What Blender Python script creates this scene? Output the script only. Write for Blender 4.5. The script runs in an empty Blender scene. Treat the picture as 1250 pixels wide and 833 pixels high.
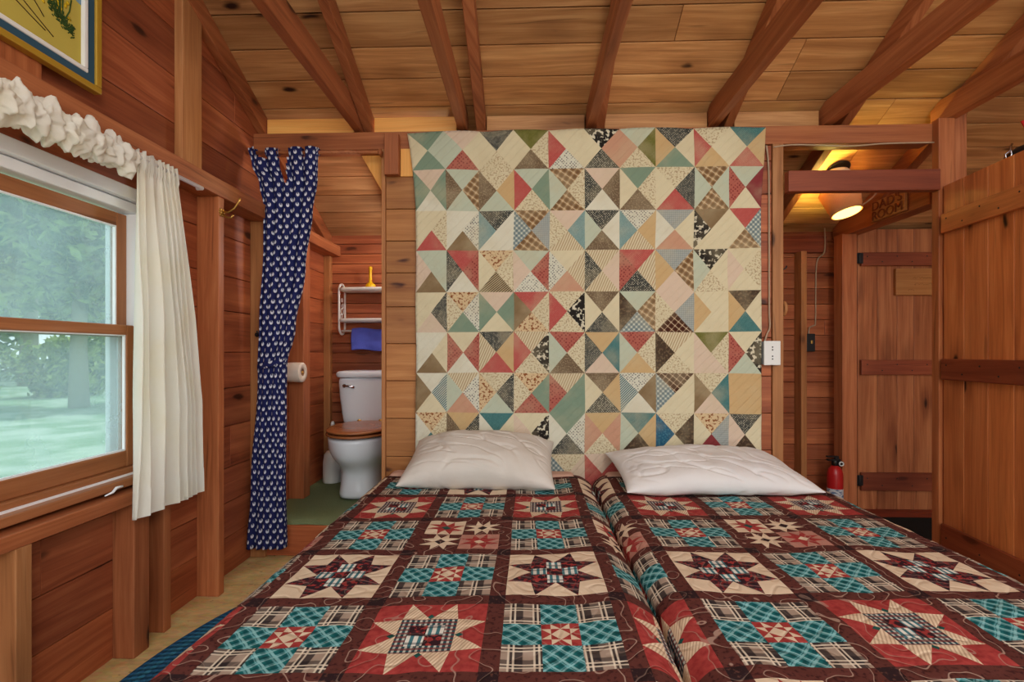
import bpy, math, random
from mathutils import Vector, Matrix, noise
random.seed(11)
PI = math.pi
C = bpy.context.scene.collection

# ------------------------------------------------------------------ colours
def lin(c):
    c /= 255.0
    return c / 12.92 if c <= .04045 else ((c + .055) / 1.055) ** 2.4
def rgb(r, g, b): return (lin(r), lin(g), lin(b), 1.0)

# ------------------------------------------------------------------ node helper
class S:
    def __init__(s, name, rough=.6, spec=.3):
        s.mat = bpy.data.materials.new(name); s.mat.use_nodes = True
        s.nt = s.mat.node_tree
        s.b = s.nt.nodes['Principled BSDF']
        s.b.inputs['Roughness'].default_value = rough
        s.b.inputs['Specular IOR Level'].default_value = spec
    def n(s, t, **kw):
        x = s.nt.nodes.new(t)
        for k, v in kw.items(): setattr(x, k, v)
        return x
    def put(s, sock, v):
        if isinstance(v, bpy.types.NodeSocket): s.nt.links.new(v, sock)
        else: sock.default_value = v
    def m(s, op, a, b=0.0, c=0.0):
        x = s.n('ShaderNodeMath', operation=op)
        s.put(x.inputs[0], a); s.put(x.inputs[1], b); s.put(x.inputs[2], c)
        return x.outputs[0]
    def mix(s, f, a, b, mode='MIX'):
        x = s.n('ShaderNodeMix', data_type='RGBA', blend_type=mode)
        s.put(x.inputs[0], f); s.put(x.inputs[6], a); s.put(x.inputs[7], b)
        return x.outputs[2]
    def uv(s): return s.n('ShaderNodeUVMap', uv_map='UVMap').outputs[0]
    def obj(s): return s.n('ShaderNodeTexCoord').outputs['Object']
    def map(s, vec, scale=(1, 1, 1), rot=0.0, loc=(0, 0, 0)):
        x = s.n('ShaderNodeMapping'); s.put(x.inputs['Vector'], vec)
        x.inputs['Scale'].default_value = scale; x.inputs['Rotation'].default_value = (0, 0, rot)
        x.inputs['Location'].default_value = loc
        return x.outputs[0]
    def noise(s, vec, scale=1.0, detail=3.0, rough=.5, dist=0.0, out=0):
        x = s.n('ShaderNodeTexNoise'); s.put(x.inputs['Vector'], vec)
        x.inputs['Scale'].default_value = scale; x.inputs['Detail'].default_value = detail
        x.inputs['Roughness'].default_value = rough; x.inputs['Distortion'].default_value = dist
        return x.outputs[out]
    def voro(s, vec, scale=1.0, rnd=1.0, out=0, feature='F1'):
        x = s.n('ShaderNodeTexVoronoi', feature=feature); s.put(x.inputs['Vector'], vec)
        x.inputs['Scale'].default_value = scale; x.inputs['Randomness'].default_value = rnd
        return x.outputs[out]
    def ramp(s, f, *stops):
        x = s.n('ShaderNodeValToRGB'); s.put(x.inputs[0], f)
        el = x.color_ramp.elements
        while len(el) < len(stops): el.new(.5)
        for e, (p, c) in zip(el, stops): e.position = p; e.color = c
        return x.outputs[0]
    def step(s, v, a, b):     # smooth 0..1 between a and b
        x = s.n('ShaderNodeMapRange', interpolation_type='SMOOTHSTEP'); s.put(x.inputs[0], v)
        x.inputs[1].default_value = a; x.inputs[2].default_value = b
        return x.outputs[0]
    def sep(s, vec):
        x = s.n('ShaderNodeSeparateXYZ'); s.put(x.inputs[0], vec); return x.outputs
    def comb(s, a, b, c=0.0):
        x = s.n('ShaderNodeCombineXYZ'); s.put(x.inputs[0], a); s.put(x.inputs[1], b); s.put(x.inputs[2], c); return x.outputs[0]
    def tint(s): return s.n('ShaderNodeVertexColor', layer_name='tint').outputs[0]
    def col(s, c): s.put(s.b.inputs['Base Color'], c); return s
    def bump(s, h, strength=.3, dist=.002):
        x = s.n('ShaderNodeBump'); s.put(x.inputs['Height'], h)
        x.inputs['Strength'].default_value = strength; x.inputs['Distance'].default_value = dist
        s.put(s.b.inputs['Normal'], x.outputs[0]); return s

def plain(name, c, rough=.5, spec=.4, metal=0.0, mottle=.08, scale=30):
    s = S(name, rough, spec)
    if mottle:
        f = s.noise(s.obj(), scale, 4)
        s.col(s.mix(s.m('MULTIPLY', f, mottle * 2), c, tuple(x * .55 for x in c[:3]) + (1,)))
    else: s.col(c)
    s.b.inputs['Metallic'].default_value = metal
    return s.mat

def wood(name, dark, mid, light, knots=.5, rough=.5, streak=1.0, spec=.3, black=(45, 22, 14), g=1.18):
    s = S(name, rough, spec)
    def gain(c):
        l = .25 * c[0] + .65 * c[1] + .1 * c[2]
        return tuple(min(.92, (x + (l - x) * .05) * g) for x in c[:3]) + (1,)
    dark, mid, light = gain(dark), gain(mid), gain(light)
    uv = s.uv()
    wob = s.noise(s.map(uv, (1.3, 5, 1)), 1, 2, out=1)
    w2 = s.n('ShaderNodeVectorMath', operation='MULTIPLY_ADD')
    s.put(w2.inputs[0], wob); w2.inputs[1].default_value = (.10, .06, 0); s.put(w2.inputs[2], uv)
    uvd = w2.outputs[0]
    # knots: ellipses stretched along the grain
    wk = s.n('ShaderNodeVectorMath', operation='MULTIPLY_ADD')
    s.put(wk.inputs[0], s.noise(s.map(uv, (9, 30, 1)), 1, 3, out=1)); wk.inputs[1].default_value = (.05, .022, 0); s.put(wk.inputs[2], uvd)
    kv = s.voro(s.map(wk.outputs[0], (2.6, 7.0, 1)), 1, 1)
    knot = s.m('MULTIPLY', s.step(kv, .15, .07), s.step(s.noise(s.map(uv, (3, 9, 1)), 1, 1), .40, .47))
    ring = s.step(kv, .45, .10)
    g1 = s.noise(s.map(uvd, (1.3, 30, 1)), 1, 6, .65, .6)
    g2 = s.noise(s.map(uvd, (2.5, 85, 1)), 1, 3, .6)
    grain = s.m('ADD', s.m('ADD', s.m('MULTIPLY', g1, .75), s.m('MULTIPLY', g2, .25)), s.m('MULTIPLY', ring, .17 * knots))
    c = s.ramp(grain, (.26, light), (.5, mid), (.80, dark))
    # broad colour drift along a board
    dr = s.noise(s.map(uv, (.7, 2.2, 1)), 1, 3)
    c = s.mix(s.m('MULTIPLY', s.step(dr, .42, .72), .38 * streak), c, dark)
    fine = s.noise(s.map(uv, (5, 230, 1)), 1, 3)
    c = s.mix(s.m('MULTIPLY', s.step(fine, .5, .8), .22), c, tuple(x * .45 for x in dark[:3]) + (1,))
    crk = s.noise(s.map(uvd, (1.7, 46, 1)), 1, 2, .5, .3)
    c = s.mix(s.m('MULTIPLY', s.step(crk, .66, .74), .42), c, tuple(x * .35 for x in dark[:3]) + (1,))
    pale = s.noise(s.map(uv, (1.1, 7, 1), 0, (5, 9, 0)), 1, 3)
    c = s.mix(s.m('MULTIPLY', s.step(pale, .52, .74), .45 * streak), c, tuple(min(.9, x * 1.22) for x in light[:3]) + (1,))
    c = s.mix(s.m('MULTIPLY', knot, min(1, knots * 1.15)), c, rgb(*black))
    c = s.mix(1.0, c, s.tint(), 'MULTIPLY')
    s.col(c)
    s.bump(s.m('ADD', g1, s.m('MULTIPLY', fine, .5)), .25, .0015)
    return s.mat

# ------------------------------------------------------------------ object bookkeeping
def tag(o, label=None, cat=None, group=None, kind=None):
    if label: o['label'] = label
    if cat: o['category'] = cat
    if group: o['group'] = group
    if kind: o['kind'] = kind
    return o
def thing(name, label, cat, loc=(0, 0, 0), rz=0.0, group=None):
    o = bpy.data.objects.new(name, None); C.objects.link(o)
    o.location = loc; o.rotation_euler = (0, 0, rz); o.empty_display_size = .05
    return tag(o, label, cat, group)

# ------------------------------------------------------------------ mesh builder with UV (metres, u along the grain) and tint
class MB:
    def __init__(s): s.v = []; s.f = []; s.uv = []; s.t = []; s.mi = []; s.sm = []
    def face(s, pts, uvs=None, t=(1, 1, 1), mi=0, smooth=False):
        i = len(s.v); s.v += [tuple(p) for p in pts]
        s.f.append(tuple(range(i, i + len(pts))))
        s.uv.append(uvs or [(p[0], p[1]) for p in pts]); s.t.append(t); s.mi.append(mi); s.sm.append(smooth)
    def idx(s, pts): i = len(s.v); s.v += [tuple(p) for p in pts]; return i
    def quad_idx(s, ids, uvs, t=(1, 1, 1), mi=0, smooth=True):
        s.f.append(tuple(ids)); s.uv.append(uvs); s.t.append(t); s.mi.append(mi); s.sm.append(smooth)
    def prism(s, poly, O, A, B, N, th, grain=0, t=None, mi=0, spread=.12):
        """poly in (a,b) metres on origin O with axes A,B; extruded th along N."""
        if len(poly) < 3: return
        O, A, B, N = Vector(O), Vector(A), Vector(B), Vector(N)
        area = sum(poly[i][0] * poly[(i + 1) % len(poly)][1] - poly[(i + 1) % len(poly)][0] * poly[i][1] for i in range(len(poly)))
        if area < 0: poly = poly[::-1]
        if t is None:
            k = 1 + random.uniform(-spread, spread); h = random.uniform(-.05, .05)
            t = (min(1.35, k * (1 + h * .3)), k, k * (1 - h))
        ru, rv = random.uniform(0, 60), random.uniform(0, 60)
        uvf = (lambda a, b: (a + ru, b + rv)) if grain == 0 else (lambda a, b: (b + ru, a + rv))
        lo = [O + A * a + B * b for a, b in poly]
        hi = [p + N * th for p in lo]
        i = s.idx(lo + hi); n = len(poly)
        flip = A.cross(B).dot(N) < 0
        def add(ids, uvs):
            if flip: ids, uvs = ids[::-1], uvs[::-1]
            s.quad_idx(ids, uvs, t, mi, False)
        u = [uvf(a, b) for a, b in poly]
        add([i + n + k for k in range(n)], u)
        add([i + k for k in range(n)][::-1], u[::-1])
        for k in range(n):
            j = (k + 1) % n
            da, db = poly[j][0] - poly[k][0], poly[j][1] - poly[k][1]
            L = math.hypot(da, db)
            along = abs(da) > abs(db) if grain == 0 else abs(db) > abs(da)
            if along: q = [u[k], u[j], (u[j][0], u[j][1] + th), (u[k][0], u[k][1] + th)]
            else: q = [(ru + 7, rv), (ru + 7 + L * .25, rv), (ru + 7 + L * .25, rv + th), (ru + 7, rv + th)]
            add([i + k, i + j, i + n + j, i + n + k], q)
    def box(s, x0, x1, y0, y1, z0, z1, t=None, mi=0, spread=.12):
        d = sorted(((x1 - x0, 0), (y1 - y0, 1), (z1 - z0, 2)))
        AX = [Vector((1, 0, 0)), Vector((0, 1, 0)), Vector((0, 0, 1))]
        a, b, c = d[2][1], d[1][1], d[0][1]
        ext = (x1 - x0, y1 - y0, z1 - z0)
        s.prism([(0, 0), (ext[a], 0), (ext[a], ext[b]), (0, ext[b])], (x0, y0, z0), AX[a], AX[b], AX[c], ext[c], 0, t, mi, spread)
        return s
    def grid(s, fn, nu, nv, uvf=None, t=(1, 1, 1), mi=0, wrap=False, smooth=True):
        """fn(i/nu, j/nv) -> point"""
        n0 = len(s.v); W = nu if wrap else nu + 1
        for j in range(nv + 1):
            for i in range(W): s.v.append(tuple(fn(i / nu, j / nv)))
        uvf = uvf or (lambda a, b: (a, b))
        for j in range(nv):
            for i in range(nu):
                i2 = (i + 1) % W
                ids = [n0 + j * W + i, n0 + j * W + i2, n0 + (j + 1) * W + i2, n0 + (j + 1) * W + i]
                s.quad_idx(ids, [uvf(i / nu, j / nv), uvf((i + 1) / nu, j / nv), uvf((i + 1) / nu, (j + 1) / nv), uvf(i / nu, (j + 1) / nv)], t, mi, smooth)
        return s
    def loft(s, rings, cap0=True, cap1=True, mi=0, smooth=True):
        n = len(rings[0]); i0 = len(s.v)
        for r in rings: s.v += [tuple(p) for p in r]
        L = 0
        for k in range(len(rings) - 1):
            d = (Vector(rings[k + 1][0]) - Vector(rings[k][0])).length
            for i in range(n):
                j = (i + 1) % n
                s.quad_idx([i0 + k * n + i, i0 + k * n + j, i0 + (k + 1) * n + j, i0 + (k + 1) * n + i],
                           [(i / n, L), ((i + 1) / n, L), ((i + 1) / n, L + d), (i / n, L + d)], mi=mi, smooth=smooth)
            L += d
        if cap0: s.quad_idx([i0 + i for i in range(n)][::-1], [(rings[0][i][0], rings[0][i][1]) for i in range(n)][::-1], mi=mi, smooth=False)
        if cap1: s.quad_idx([i0 + (len(rings) - 1) * n + i for i in range(n)], [(rings[-1][i][0], rings[-1][i][1]) for i in range(n)], mi=mi, smooth=False)
        return s
    def lathe(s, prof, c=(0, 0, 0), n=24, axis='z', mi=0):
        rings = []
        for r, h in prof:
            q = []
            for k in range(n):
                a = 2 * PI * k / n; x, y = r * math.cos(a), r * math.sin(a)
                p = (x, y, h) if axis == 'z' else (h, x, y) if axis == 'x' else (y, h, x)
                q.append((c[0] + p[0], c[1] + p[1], c[2] + p[2]))
            rings.append(q)
        return s.loft(rings, mi=mi)
    def tube(s, pts, r, n=8, mi=0, closed=False):
        P = [Vector(p) for p in pts]; rings = []; up = None
        for k, p in enumerate(P):
            a = P[(k - 1) % len(P)] if closed else P[max(0, k - 1)]
            b = P[(k + 1) % len(P)] if closed else P[min(len(P) - 1, k + 1)]
            d = (b - a).normalized()
            if up is None:
                up = Vector((0, 0, 1)) if abs(d.z) < .9 else Vector((1, 0, 0))
            x = d.cross(up).normalized(); y = x.cross(d).normalized(); up = y
            rr = r[k] if isinstance(r, (list, tuple)) else r
            rings.append([p + (x * math.cos(2 * PI * i / n) + y * math.sin(2 * PI * i / n)) * rr for i in range(n)])
        if closed: rings.append(rings[0])
        return s.loft(rings, not closed, not closed, mi)
    def build(s, name, mats, parent=None, bevel=0.0, weld=False, solid=0.0, subsurf=0, loc=None):
        me = bpy.data.meshes.new(name)
        me.from_pydata(s.v, [], s.f)
        uvl = me.uv_layers.new(name='UVMap')
        uvl.data.foreach_set('uv', [c for q in s.uv for p in q for c in p[:2]])
        ca = me.color_attributes.new('tint', 'FLOAT_COLOR', 'CORNER')
        ca.data.foreach_set('color', [c for q, t in zip(s.f, s.t) for _ in q for c in (t[0], t[1], t[2], 1.0)])
        for m in (mats if isinstance(mats, (list, tuple)) else [mats]): me.materials.append(m)
        me.polygons.foreach_set('material_index', s.mi)
        me.polygons.foreach_set('use_smooth', s.sm)
        if weld:
            import bmesh
            bm = bmesh.new(); bm.from_mesh(me); bmesh.ops.remove_doubles(bm, verts=bm.verts, dist=2e-5); bm.to_mesh(me); bm.free()
        me.validate(); me.update()
        o = bpy.data.objects.new(name, me); C.objects.link(o)
        if parent: o.parent = parent
        if loc: o.location = loc
        if bevel:
            b = o.modifiers.new('bevel', 'BEVEL'); b.width = bevel; b.segments = 2; b.limit_method = 'ANGLE'; b.angle_limit = .7
        if solid:
            b = o.modifiers.new('solid', 'SOLIDIFY'); b.thickness = solid; b.offset = 0
        if subsurf:
            b = o.modifiers.new('sub', 'SUBSURF'); b.levels = subsurf; b.render_levels = subsurf
        return o

def clip(poly, a, b, c):        # keep a*x+b*y<=c
    out = []
    for i in range(len(poly)):
        p, q = poly[i], poly[(i + 1) % len(poly)]
        dp, dq = a * p[0] + b * p[1] - c, a * q[0] + b * q[1] - c
        if dp <= 1e-9: out.append(p)
        if (dp < -1e-9 and dq > 1e-9) or (dp > 1e-9 and dq < -1e-9):
            k = dp / (dp - dq); out.append((p[0] + k * (q[0] - p[0]), p[1] + k * (q[1] - p[1])))
    return out
def rect(x0, x1, y0, y1): return [(x0, y0), (x1, y0), (x1, y1), (x0, y1)]

# ------------------------------------------------------------------ materials
M = {}
M['wall'] = wood('wall_wood', rgb(96, 42, 22), rgb(150, 78, 44), rgb(180, 106, 62), .75, .45, g=1.24)
M['back'] = wood('back_wall_wood', rgb(96, 44, 24), rgb(150, 80, 46), rgb(186, 112, 68), .6, .45, g=1.25)
M['pine'] = wood('pale_pine', rgb(150, 90, 46), rgb(184, 122, 66), rgb(204, 146, 88), 1.0, .45, .5, black=(70, 34, 26), g=.92)
M['glowpine'] = wood('painted_glow_pine', rgb(196, 130, 56), rgb(222, 156, 72), rgb(232, 176, 96), .4, .45, .4, g=1.25)  # yellow-orange colour stands in for warm light falling on these boards
M['ceil'] = wood('ceiling_wood', rgb(122, 78, 42), rgb(174, 122, 72), rgb(208, 160, 104), .9, .5, .9, g=1.25)
M['beam'] = wood('beam_wood', rgb(106, 54, 28), rgb(158, 90, 50), rgb(188, 120, 72), .7, .5, .7, g=1.14)
M['stud'] = wood('stud_wood', rgb(116, 58, 30), rgb(166, 94, 52), rgb(192, 122, 74), .9, .5, .7, g=1.12)
M['studl'] = wood('stud_wood_light', rgb(134, 82, 44), rgb(176, 116, 66), rgb(200, 144, 92), .7, .5, .6, g=1.0)
M['door'] = wood('door_wood', rgb(130, 66, 30), rgb(182, 106, 54), rgb(204, 132, 76), .9, .35, .6, g=1.42)
M['door2'] = wood('far_door_wood', rgb(100, 50, 26), rgb(160, 94, 54), rgb(190, 126, 78), 1.0, .4, .9, g=1.25)
M['batten'] = wood('batten_wood', rgb(92, 38, 22), rgb(138, 66, 38), rgb(164, 88, 52), .5, .45, g=1.05)
M['sash'] = wood('sash_wood', rgb(132, 76, 40), rgb(170, 106, 62), rgb(190, 126, 78), .2, .35, .5, g=.95)
M['seat'] = wood('toilet_seat_wood', rgb(120, 62, 30), rgb(166, 96, 50), rgb(184, 116, 66), .1, .25, .4, .5, g=.9)
M['white'] = plain('white_paint', rgb(246, 249, 253), .35, mottle=.03)
M['brass'] = plain('brass', rgb(190, 150, 80), .3, .5, .9, .05)
M['black'] = plain('black_metal', rgb(22, 22, 24), .45, mottle=.1)
M['porcelain'] = plain('porcelain', rgb(226, 232, 238), .12, .6, mottle=.02)
M['plastic'] = plain('white_plastic', rgb(226, 226, 222), .35, mottle=.03)
M['chrome'] = plain('chrome', rgb(190, 190, 195), .15, .5, 1.0, 0)
M['yellow'] = plain('yellow_plastic', rgb(226, 178, 20), .35, mottle=.05)
M['wire'] = plain('cable_sheath', rgb(176, 150, 124), .5, mottle=.05)
M['red'] = plain('red_enamel', rgb(190, 34, 36), .3, .5, mottle=.05)
M['paper'] = plain('toilet_paper', rgb(236, 226, 212), .9, .1, mottle=.05)
M['gold'] = plain('gold_frame', rgb(190, 150, 48), .4, .4, .2, .15)
M['navyliner'] = plain('navy_liner', rgb(58, 88, 108), .9, .1, mottle=.15, scale=200)
M['whiteliner'] = plain('white_liner', rgb(232, 232, 228), .8, .2, mottle=.03)
M['stem'] = plain('painted_stem', rgb(60, 84, 40), .8, .1, mottle=.2)
M['petal'] = plain('painted_petal', rgb(222, 186, 40), .8, .1, mottle=.2)
M['ink'] = plain('painted_ink', rgb(64, 44, 30), .8, .1, mottle=.1)
M['paintblue'] = plain('painted_blue', rgb(124, 158, 178), .8, .1, mottle=.15)
M['mustard'] = plain('mustard_canvas', rgb(196, 178, 84), .9, .1, mottle=.12, scale=14)
M['sheet'] = plain('pink_sheet', rgb(212, 170, 150), .9, .1, mottle=.08)
M['ply'] = None

def floor_mat():
    s = S('plywood_floor', .55, .25)
    o = s.obj()
    a = s.noise(s.map(o, (9, 26, 1)), 1, 6, .65); b = s.voro(s.map(o, (42, 90, 1)), 1, 1, 1)
    c = s.ramp(a, (.3, rgb(226, 200, 146)), (.55, rgb(210, 180, 122)), (.8, rgb(180, 146, 92)))
    c = s.mix(.22, c, s.mix(1, b, rgb(210, 170, 100), 'MULTIPLY'))
    d = s.noise(o, 38, 2)
    c = s.mix(s.m('MULTIPLY', s.step(d, .66, .74), .6), c, rgb(96, 66, 36))
    s.col(c); s.bump(a, .15, .002); return s.mat
def carpet_mat(name, c1, c2, sc=180):
    s = S(name, .95, .05); o = s.obj()
    a = s.noise(o, sc, 3); b = s.noise(o, 5, 3)
    s.col(s.mix(s.step(b, .35, .7), s.mix(a, c1, c2), s.mix(a, c2, c1))); s.bump(a, .8, .006); return s.mat
M['ply'] = floor_mat()
M['green'] = carpet_mat('green_carpet', rgb(134, 146, 108), rgb(100, 114, 80))
M['hallfloor'] = wood('hall_floor_wood', rgb(88, 28, 18), rgb(128, 48, 32), rgb(150, 66, 44), .3, .4)
M['mat'] = carpet_mat('black_mat', rgb(30, 32, 34), rgb(52, 54, 54))

def cloth(name, c, c2=None, rough=.9, trans=0.0, weave=900, sheen=.2):
    s = S(name, rough, .15); o = s.obj()
    a = s.noise(o, 7, 4)
    col = s.mix(s.m('MULTIPLY', s.step(a, .4, .75), .5), c, c2 or tuple(x * .82 for x in c[:3]) + (1,))
    s.col(col)
    b = s.noise(o, 220, 2); big = s.noise(o, 16, 3)
    s.bump(s.m('ADD', s.m('MULTIPLY', b, .1), big), .35, .008)
    if trans:
        t = s.n('ShaderNodeBsdfTranslucent'); s.put(t.inputs[0], col)
        mx = s.n('ShaderNodeMixShader'); mx.inputs[0].default_value = trans
        s.nt.links.new(s.b.outputs[0], mx.inputs[1]); s.nt.links.new(t.outputs[0], mx.inputs[2])
        s.nt.links.new(mx.outputs[0], s.nt.nodes['Material Output'].inputs[0])
    return s.mat
M['curtain'] = cloth('white_cotton', rgb(250, 248, 240), rgb(246, 240, 218), trans=.42)
M['pillowA'] = cloth('cream_satin', rgb(214, 207, 197), rgb(202, 193, 180), .5)
M['pillowB'] = cloth('white_cotton_case', rgb(226, 223, 220), rgb(214, 211, 212), .85)
M['towel'] = carpet_mat('blue_terry', rgb(84, 96, 200), rgb(106, 120, 224), 260)

def navy():
    s = S('navy_print', .85, .15); uv = s.uv()
    m1 = s.map(uv, (30, 26, 30), PI / 4)
    v = s.n('ShaderNodeTexVoronoi'); s.put(v.inputs['Vector'], m1); v.inputs['Randomness'].default_value = .12; v.inputs['Scale'].default_value = 1
    blob = s.step(v.outputs['Distance'], .30, .26)
    m2 = s.map(uv, (30, 26, 30), PI / 4, (.13, -.09, 0))
    hole = s.step(s.voro(m2, 1, .12), .17, .13)
    f = s.m('MULTIPLY', blob, s.m('SUBTRACT', 1.0, s.m('MULTIPLY', hole, .9)))
    base = s.mix(s.noise(uv, 9, 2), rgb(26, 30, 74), rgb(36, 42, 96))
    s.col(s.mix(f, base, rgb(214, 216, 226)))
    return s.mat
M['navy'] = navy()

def glass():
    s = S('hazy_window_glass', .1)
    o = s.obj()
    tr = s.n('ShaderNodeBsdfTransparent'); tr.inputs[0].default_value = (.86, .95, .95, 1)
    gl = s.n('ShaderNodeBsdfGlossy'); gl.inputs[1].default_value = .03
    df = s.n('ShaderNodeBsdfTranslucent'); df.inputs[0].default_value = rgb(208, 228, 236)
    m1 = s.n('ShaderNodeMixShader'); m2 = s.n('ShaderNodeMixShader')
    s.put(m1.inputs[0], s.m('ADD', s.m('MULTIPLY', s.noise(o, 4, 5, .6), .30), .12)); m2.inputs[0].default_value = .05
    L = s.nt.links.new
    L(tr.outputs[0], m1.inputs[1]); L(df.outputs[0], m1.inputs[2])
    L(m1.outputs[0], m2.inputs[1]); L(gl.outputs[0], m2.inputs[2])
    L(m2.outputs[0], s.nt.nodes['Material Output'].inputs[0])
    return s.mat
M['glass'] = glass()

# ------------------------------------------------------------------ geometry constants
XL, YW, YB, FB = -1.45, 2.55, 3.48, .18        # left wall, partition, back wall, raised bathroom floor
SL = .495
def zc(y): return 2.365 - SL * (y - YW)          # underside of the roof boards
def zr(y): return zc(y) - .105                   # underside of the rafters
RIDGE = -.25
trim_n = [0]
def trim(mb, mat, label, bevel=.003):
    trim_n[0] += 1
    return tag(mb.build('trim_%d' % trim_n[0], mat, bevel=bevel), label, kind='structure')

# ------------------------------------------------------------------ floor
mb = MB(); mb.box(XL - .02, 3.6, -2.6, YB, -.06, 0, (1, 1, 1))
tag(mb.build('floor', M['ply']), 'yellowish plywood floor of the cabin bedroom', kind='structure')
mb = MB()
y = 2.60
while y < YB: mb.box(1.30, 3.58, y, min(YB - .02, y + .118), .0005, .012); y += .12
tag(mb.build('floor_hall', M['hallfloor'], bevel=.002), 'dark red board floor beyond the narrow doorway', kind='structure')
mb = MB()
n = 40
def carpet(a, b):
    x = XL + .002 + a * (1.0); yy = 2.545 + b * (YB - 2.55)
    z = FB - (.018 if b < .001 else 0) + .003 * noise.noise((x * 9, yy * 9, 0))
    return (x, yy, z)
mb.grid(carpet, n, n)
mb.box(XL + .002, -.45, 2.56, YB, .005, FB - .012, (1, 1, 1))
tag(mb.build('floor_bathroom', M['green']), 'green carpet on the raised bathroom floor', kind='structure')
mb = MB(); mb.box(XL, -.75, 2.535, 2.559, .002, FB - .02)
trim(mb, M['wall'], 'reddish board riser under the green bathroom carpet')

# ------------------------------------------------------------------ walls made of boards
def board_wall(mb, O, A, B, N, th, u0, u1, v0, v1, bh, keep=None, holes=(), gap=.003, vertical=False, mi=None, joints=(1.2, 2.6), spread=.16):
    """horizontal boards on a plane; keep = list of half planes a,b,c; holes = rects that boards go round"""
    v = v0
    while v < v1 - 1e-4:
        h = bh if not isinstance(bh, tuple) else random.uniform(*bh)
        w = min(v + h, v1)
        cuts = [u0]; 
        while cuts[-1] < u1 - .6: cuts.append(cuts[-1] + random.uniform(*joints))
        cuts = [c for c in cuts if c < u1 - .25 or c == u0] + [u1]
        for a, b in zip(cuts, cuts[1:]):
            segs = [(a, b, v, w)]
            for (ha, hb, va, vb) in holes:
                nx = []
                for (p, q, r, t) in segs:
                    if q <= ha or p >= hb or t <= va or r >= vb: nx.append((p, q, r, t)); continue
                    if p < ha: nx.append((p, ha, r, t))
                    if q > hb: nx.append((hb, q, r, t))
                    pp, qq = max(p, ha), min(q, hb)
                    if r < va: nx.append((pp, qq, r, va))
                    if t > vb: nx.append((pp, qq, vb, t))
                segs = nx
            k = 1 + random.uniform(-spread, spread); hh = random.uniform(-.06, .06)
            tt = (k * (1 + hh * .3), k, k * (1 - hh))
            for (p, q, r, t) in segs:
                poly = rect(p, q - .001, r, t - gap)
                for (ka, kb, kc) in (keep or ()):
                    poly = clip(poly, ka, kb, kc)
                    if len(poly) < 3: break
                if len(poly) >= 3 and q - p > .004 and t - r > .006:
                    mb.prism(poly, O, A, B, N, th, 0, tt, mi(p, r) if mi else 0)
        v = w

X_, Y_, Z_ = (1, 0, 0), (0, 1, 0), (0, 0, 1)
WIN = (.62, 1.822, .60, 1.672)
mb = MB()
board_wall(mb, (XL - .02, 0, 0), Y_, Z_, X_, .02, -.9, YB, 0, 3.75, (.165, .205),
           keep=[(SL, 1, 2.365 + SL * YW)], holes=[WIN])
mb.box(XL - .10, XL - .021, -.9, WIN[0], 0, 2.2); mb.box(XL - .10, XL - .021, WIN[1], YB, 0, 1.9)
mb.box(XL - .10, XL - .021, WIN[0], WIN[1], 0, WIN[2]); mb.box(XL - .10, XL - .021, WIN[0], WIN[1], WIN[3], 2.4)
mb.prism(clip(rect(-.9, YB, 1.9, 3.75), SL, 1, 2.365 + SL * YW), (XL - .05, 0, 0), Y_, Z_, X_, .028)
tag(mb.build('wall_left', M['wall'], bevel=.0025), 'reddish horizontal board wall with the window', kind='structure')

# back wall behind bathroom (narrow boards) and hall
mb = MB()
board_wall(mb, (0, YB, 0), X_, Z_, Y_, .02, XL - .02, .55, 0, 1.95, .071, gap=.004, spread=.2)
board_wall(mb, (0, YB, 0), X_, Z_, Y_, .02, .56, 3.6, 0, 1.95, .108, gap=.003, spread=.2)
mb.box(XL - .05, 3.7, YB + .022, YB + .05, -.05, 2.0)
tag(mb.build('wall_back', M['back'], bevel=.0025), 'narrow reddish boards on the rear wall behind toilet and hall', kind='structure')

# partition that carries the quilt
mb = MB()
board_wall(mb, (0, YW, 0), X_, Z_, Y_, .018, -.745, .2, 0, 2.128, (.165, .2), mi=lambda p, r: 0, joints=(3, 4))
board_wall(mb, (0, YW, 0), X_, Z_, Y_, .018, .2, 1.24, 0, 2.128, (.165, .2), mi=lambda p, r: 1, joints=(3, 4))
board_wall(mb, (0, YW + .09, 0), X_, Z_, Y_, .018, -.745, 1.24, 0, 2.128, (.165, .2), mi=lambda p, r: 1)
for x in (-.72, -.3, .3, .9, 1.18): mb.box(x, x + .04, YW + .019, YW + .088, 0, 2.128, mi=1)
tag(mb.build('wall_middle', [M['pine'], M['wall']], bevel=.0025), 'board partition behind the hanging patchwork quilt', kind='structure')
mb = MB()
board_wall(mb, (-.45, 0, 0), Y_, Z_, X_, .018, YW + .11, YB, FB, 2.3, .12, keep=[(SL, 1, 2.365 + SL * YW)])
board_wall(mb, (.9, 0, 0), Y_, Z_, X_, .018, YW + .11, YB, 0, 2.3, .12, keep=[(SL, 1, 2.365 + SL * YW)])
tag(mb.build('wall_inner', M['back'], bevel=.0025), 'board side walls hidden behind the quilt partition', kind='structure')
mb = MB()
board_wall(mb, (3.6, 0, 0), Y_, Z_, X_, .02, -.9, YB, 0, 3.75, (.17, .21), keep=[(SL, 1, 2.365 + SL * YW)])
mb.prism(clip(rect(-.9, YB, 0, 3.75), SL, 1, 2.365 + SL * YW), (3.622, 0, 0), Y_, Z_, X_, .02)
tag(mb.build('wall_right', M['wall'], bevel=.0025), 'reddish board wall at the far right of the cabin', kind='structure')

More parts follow.
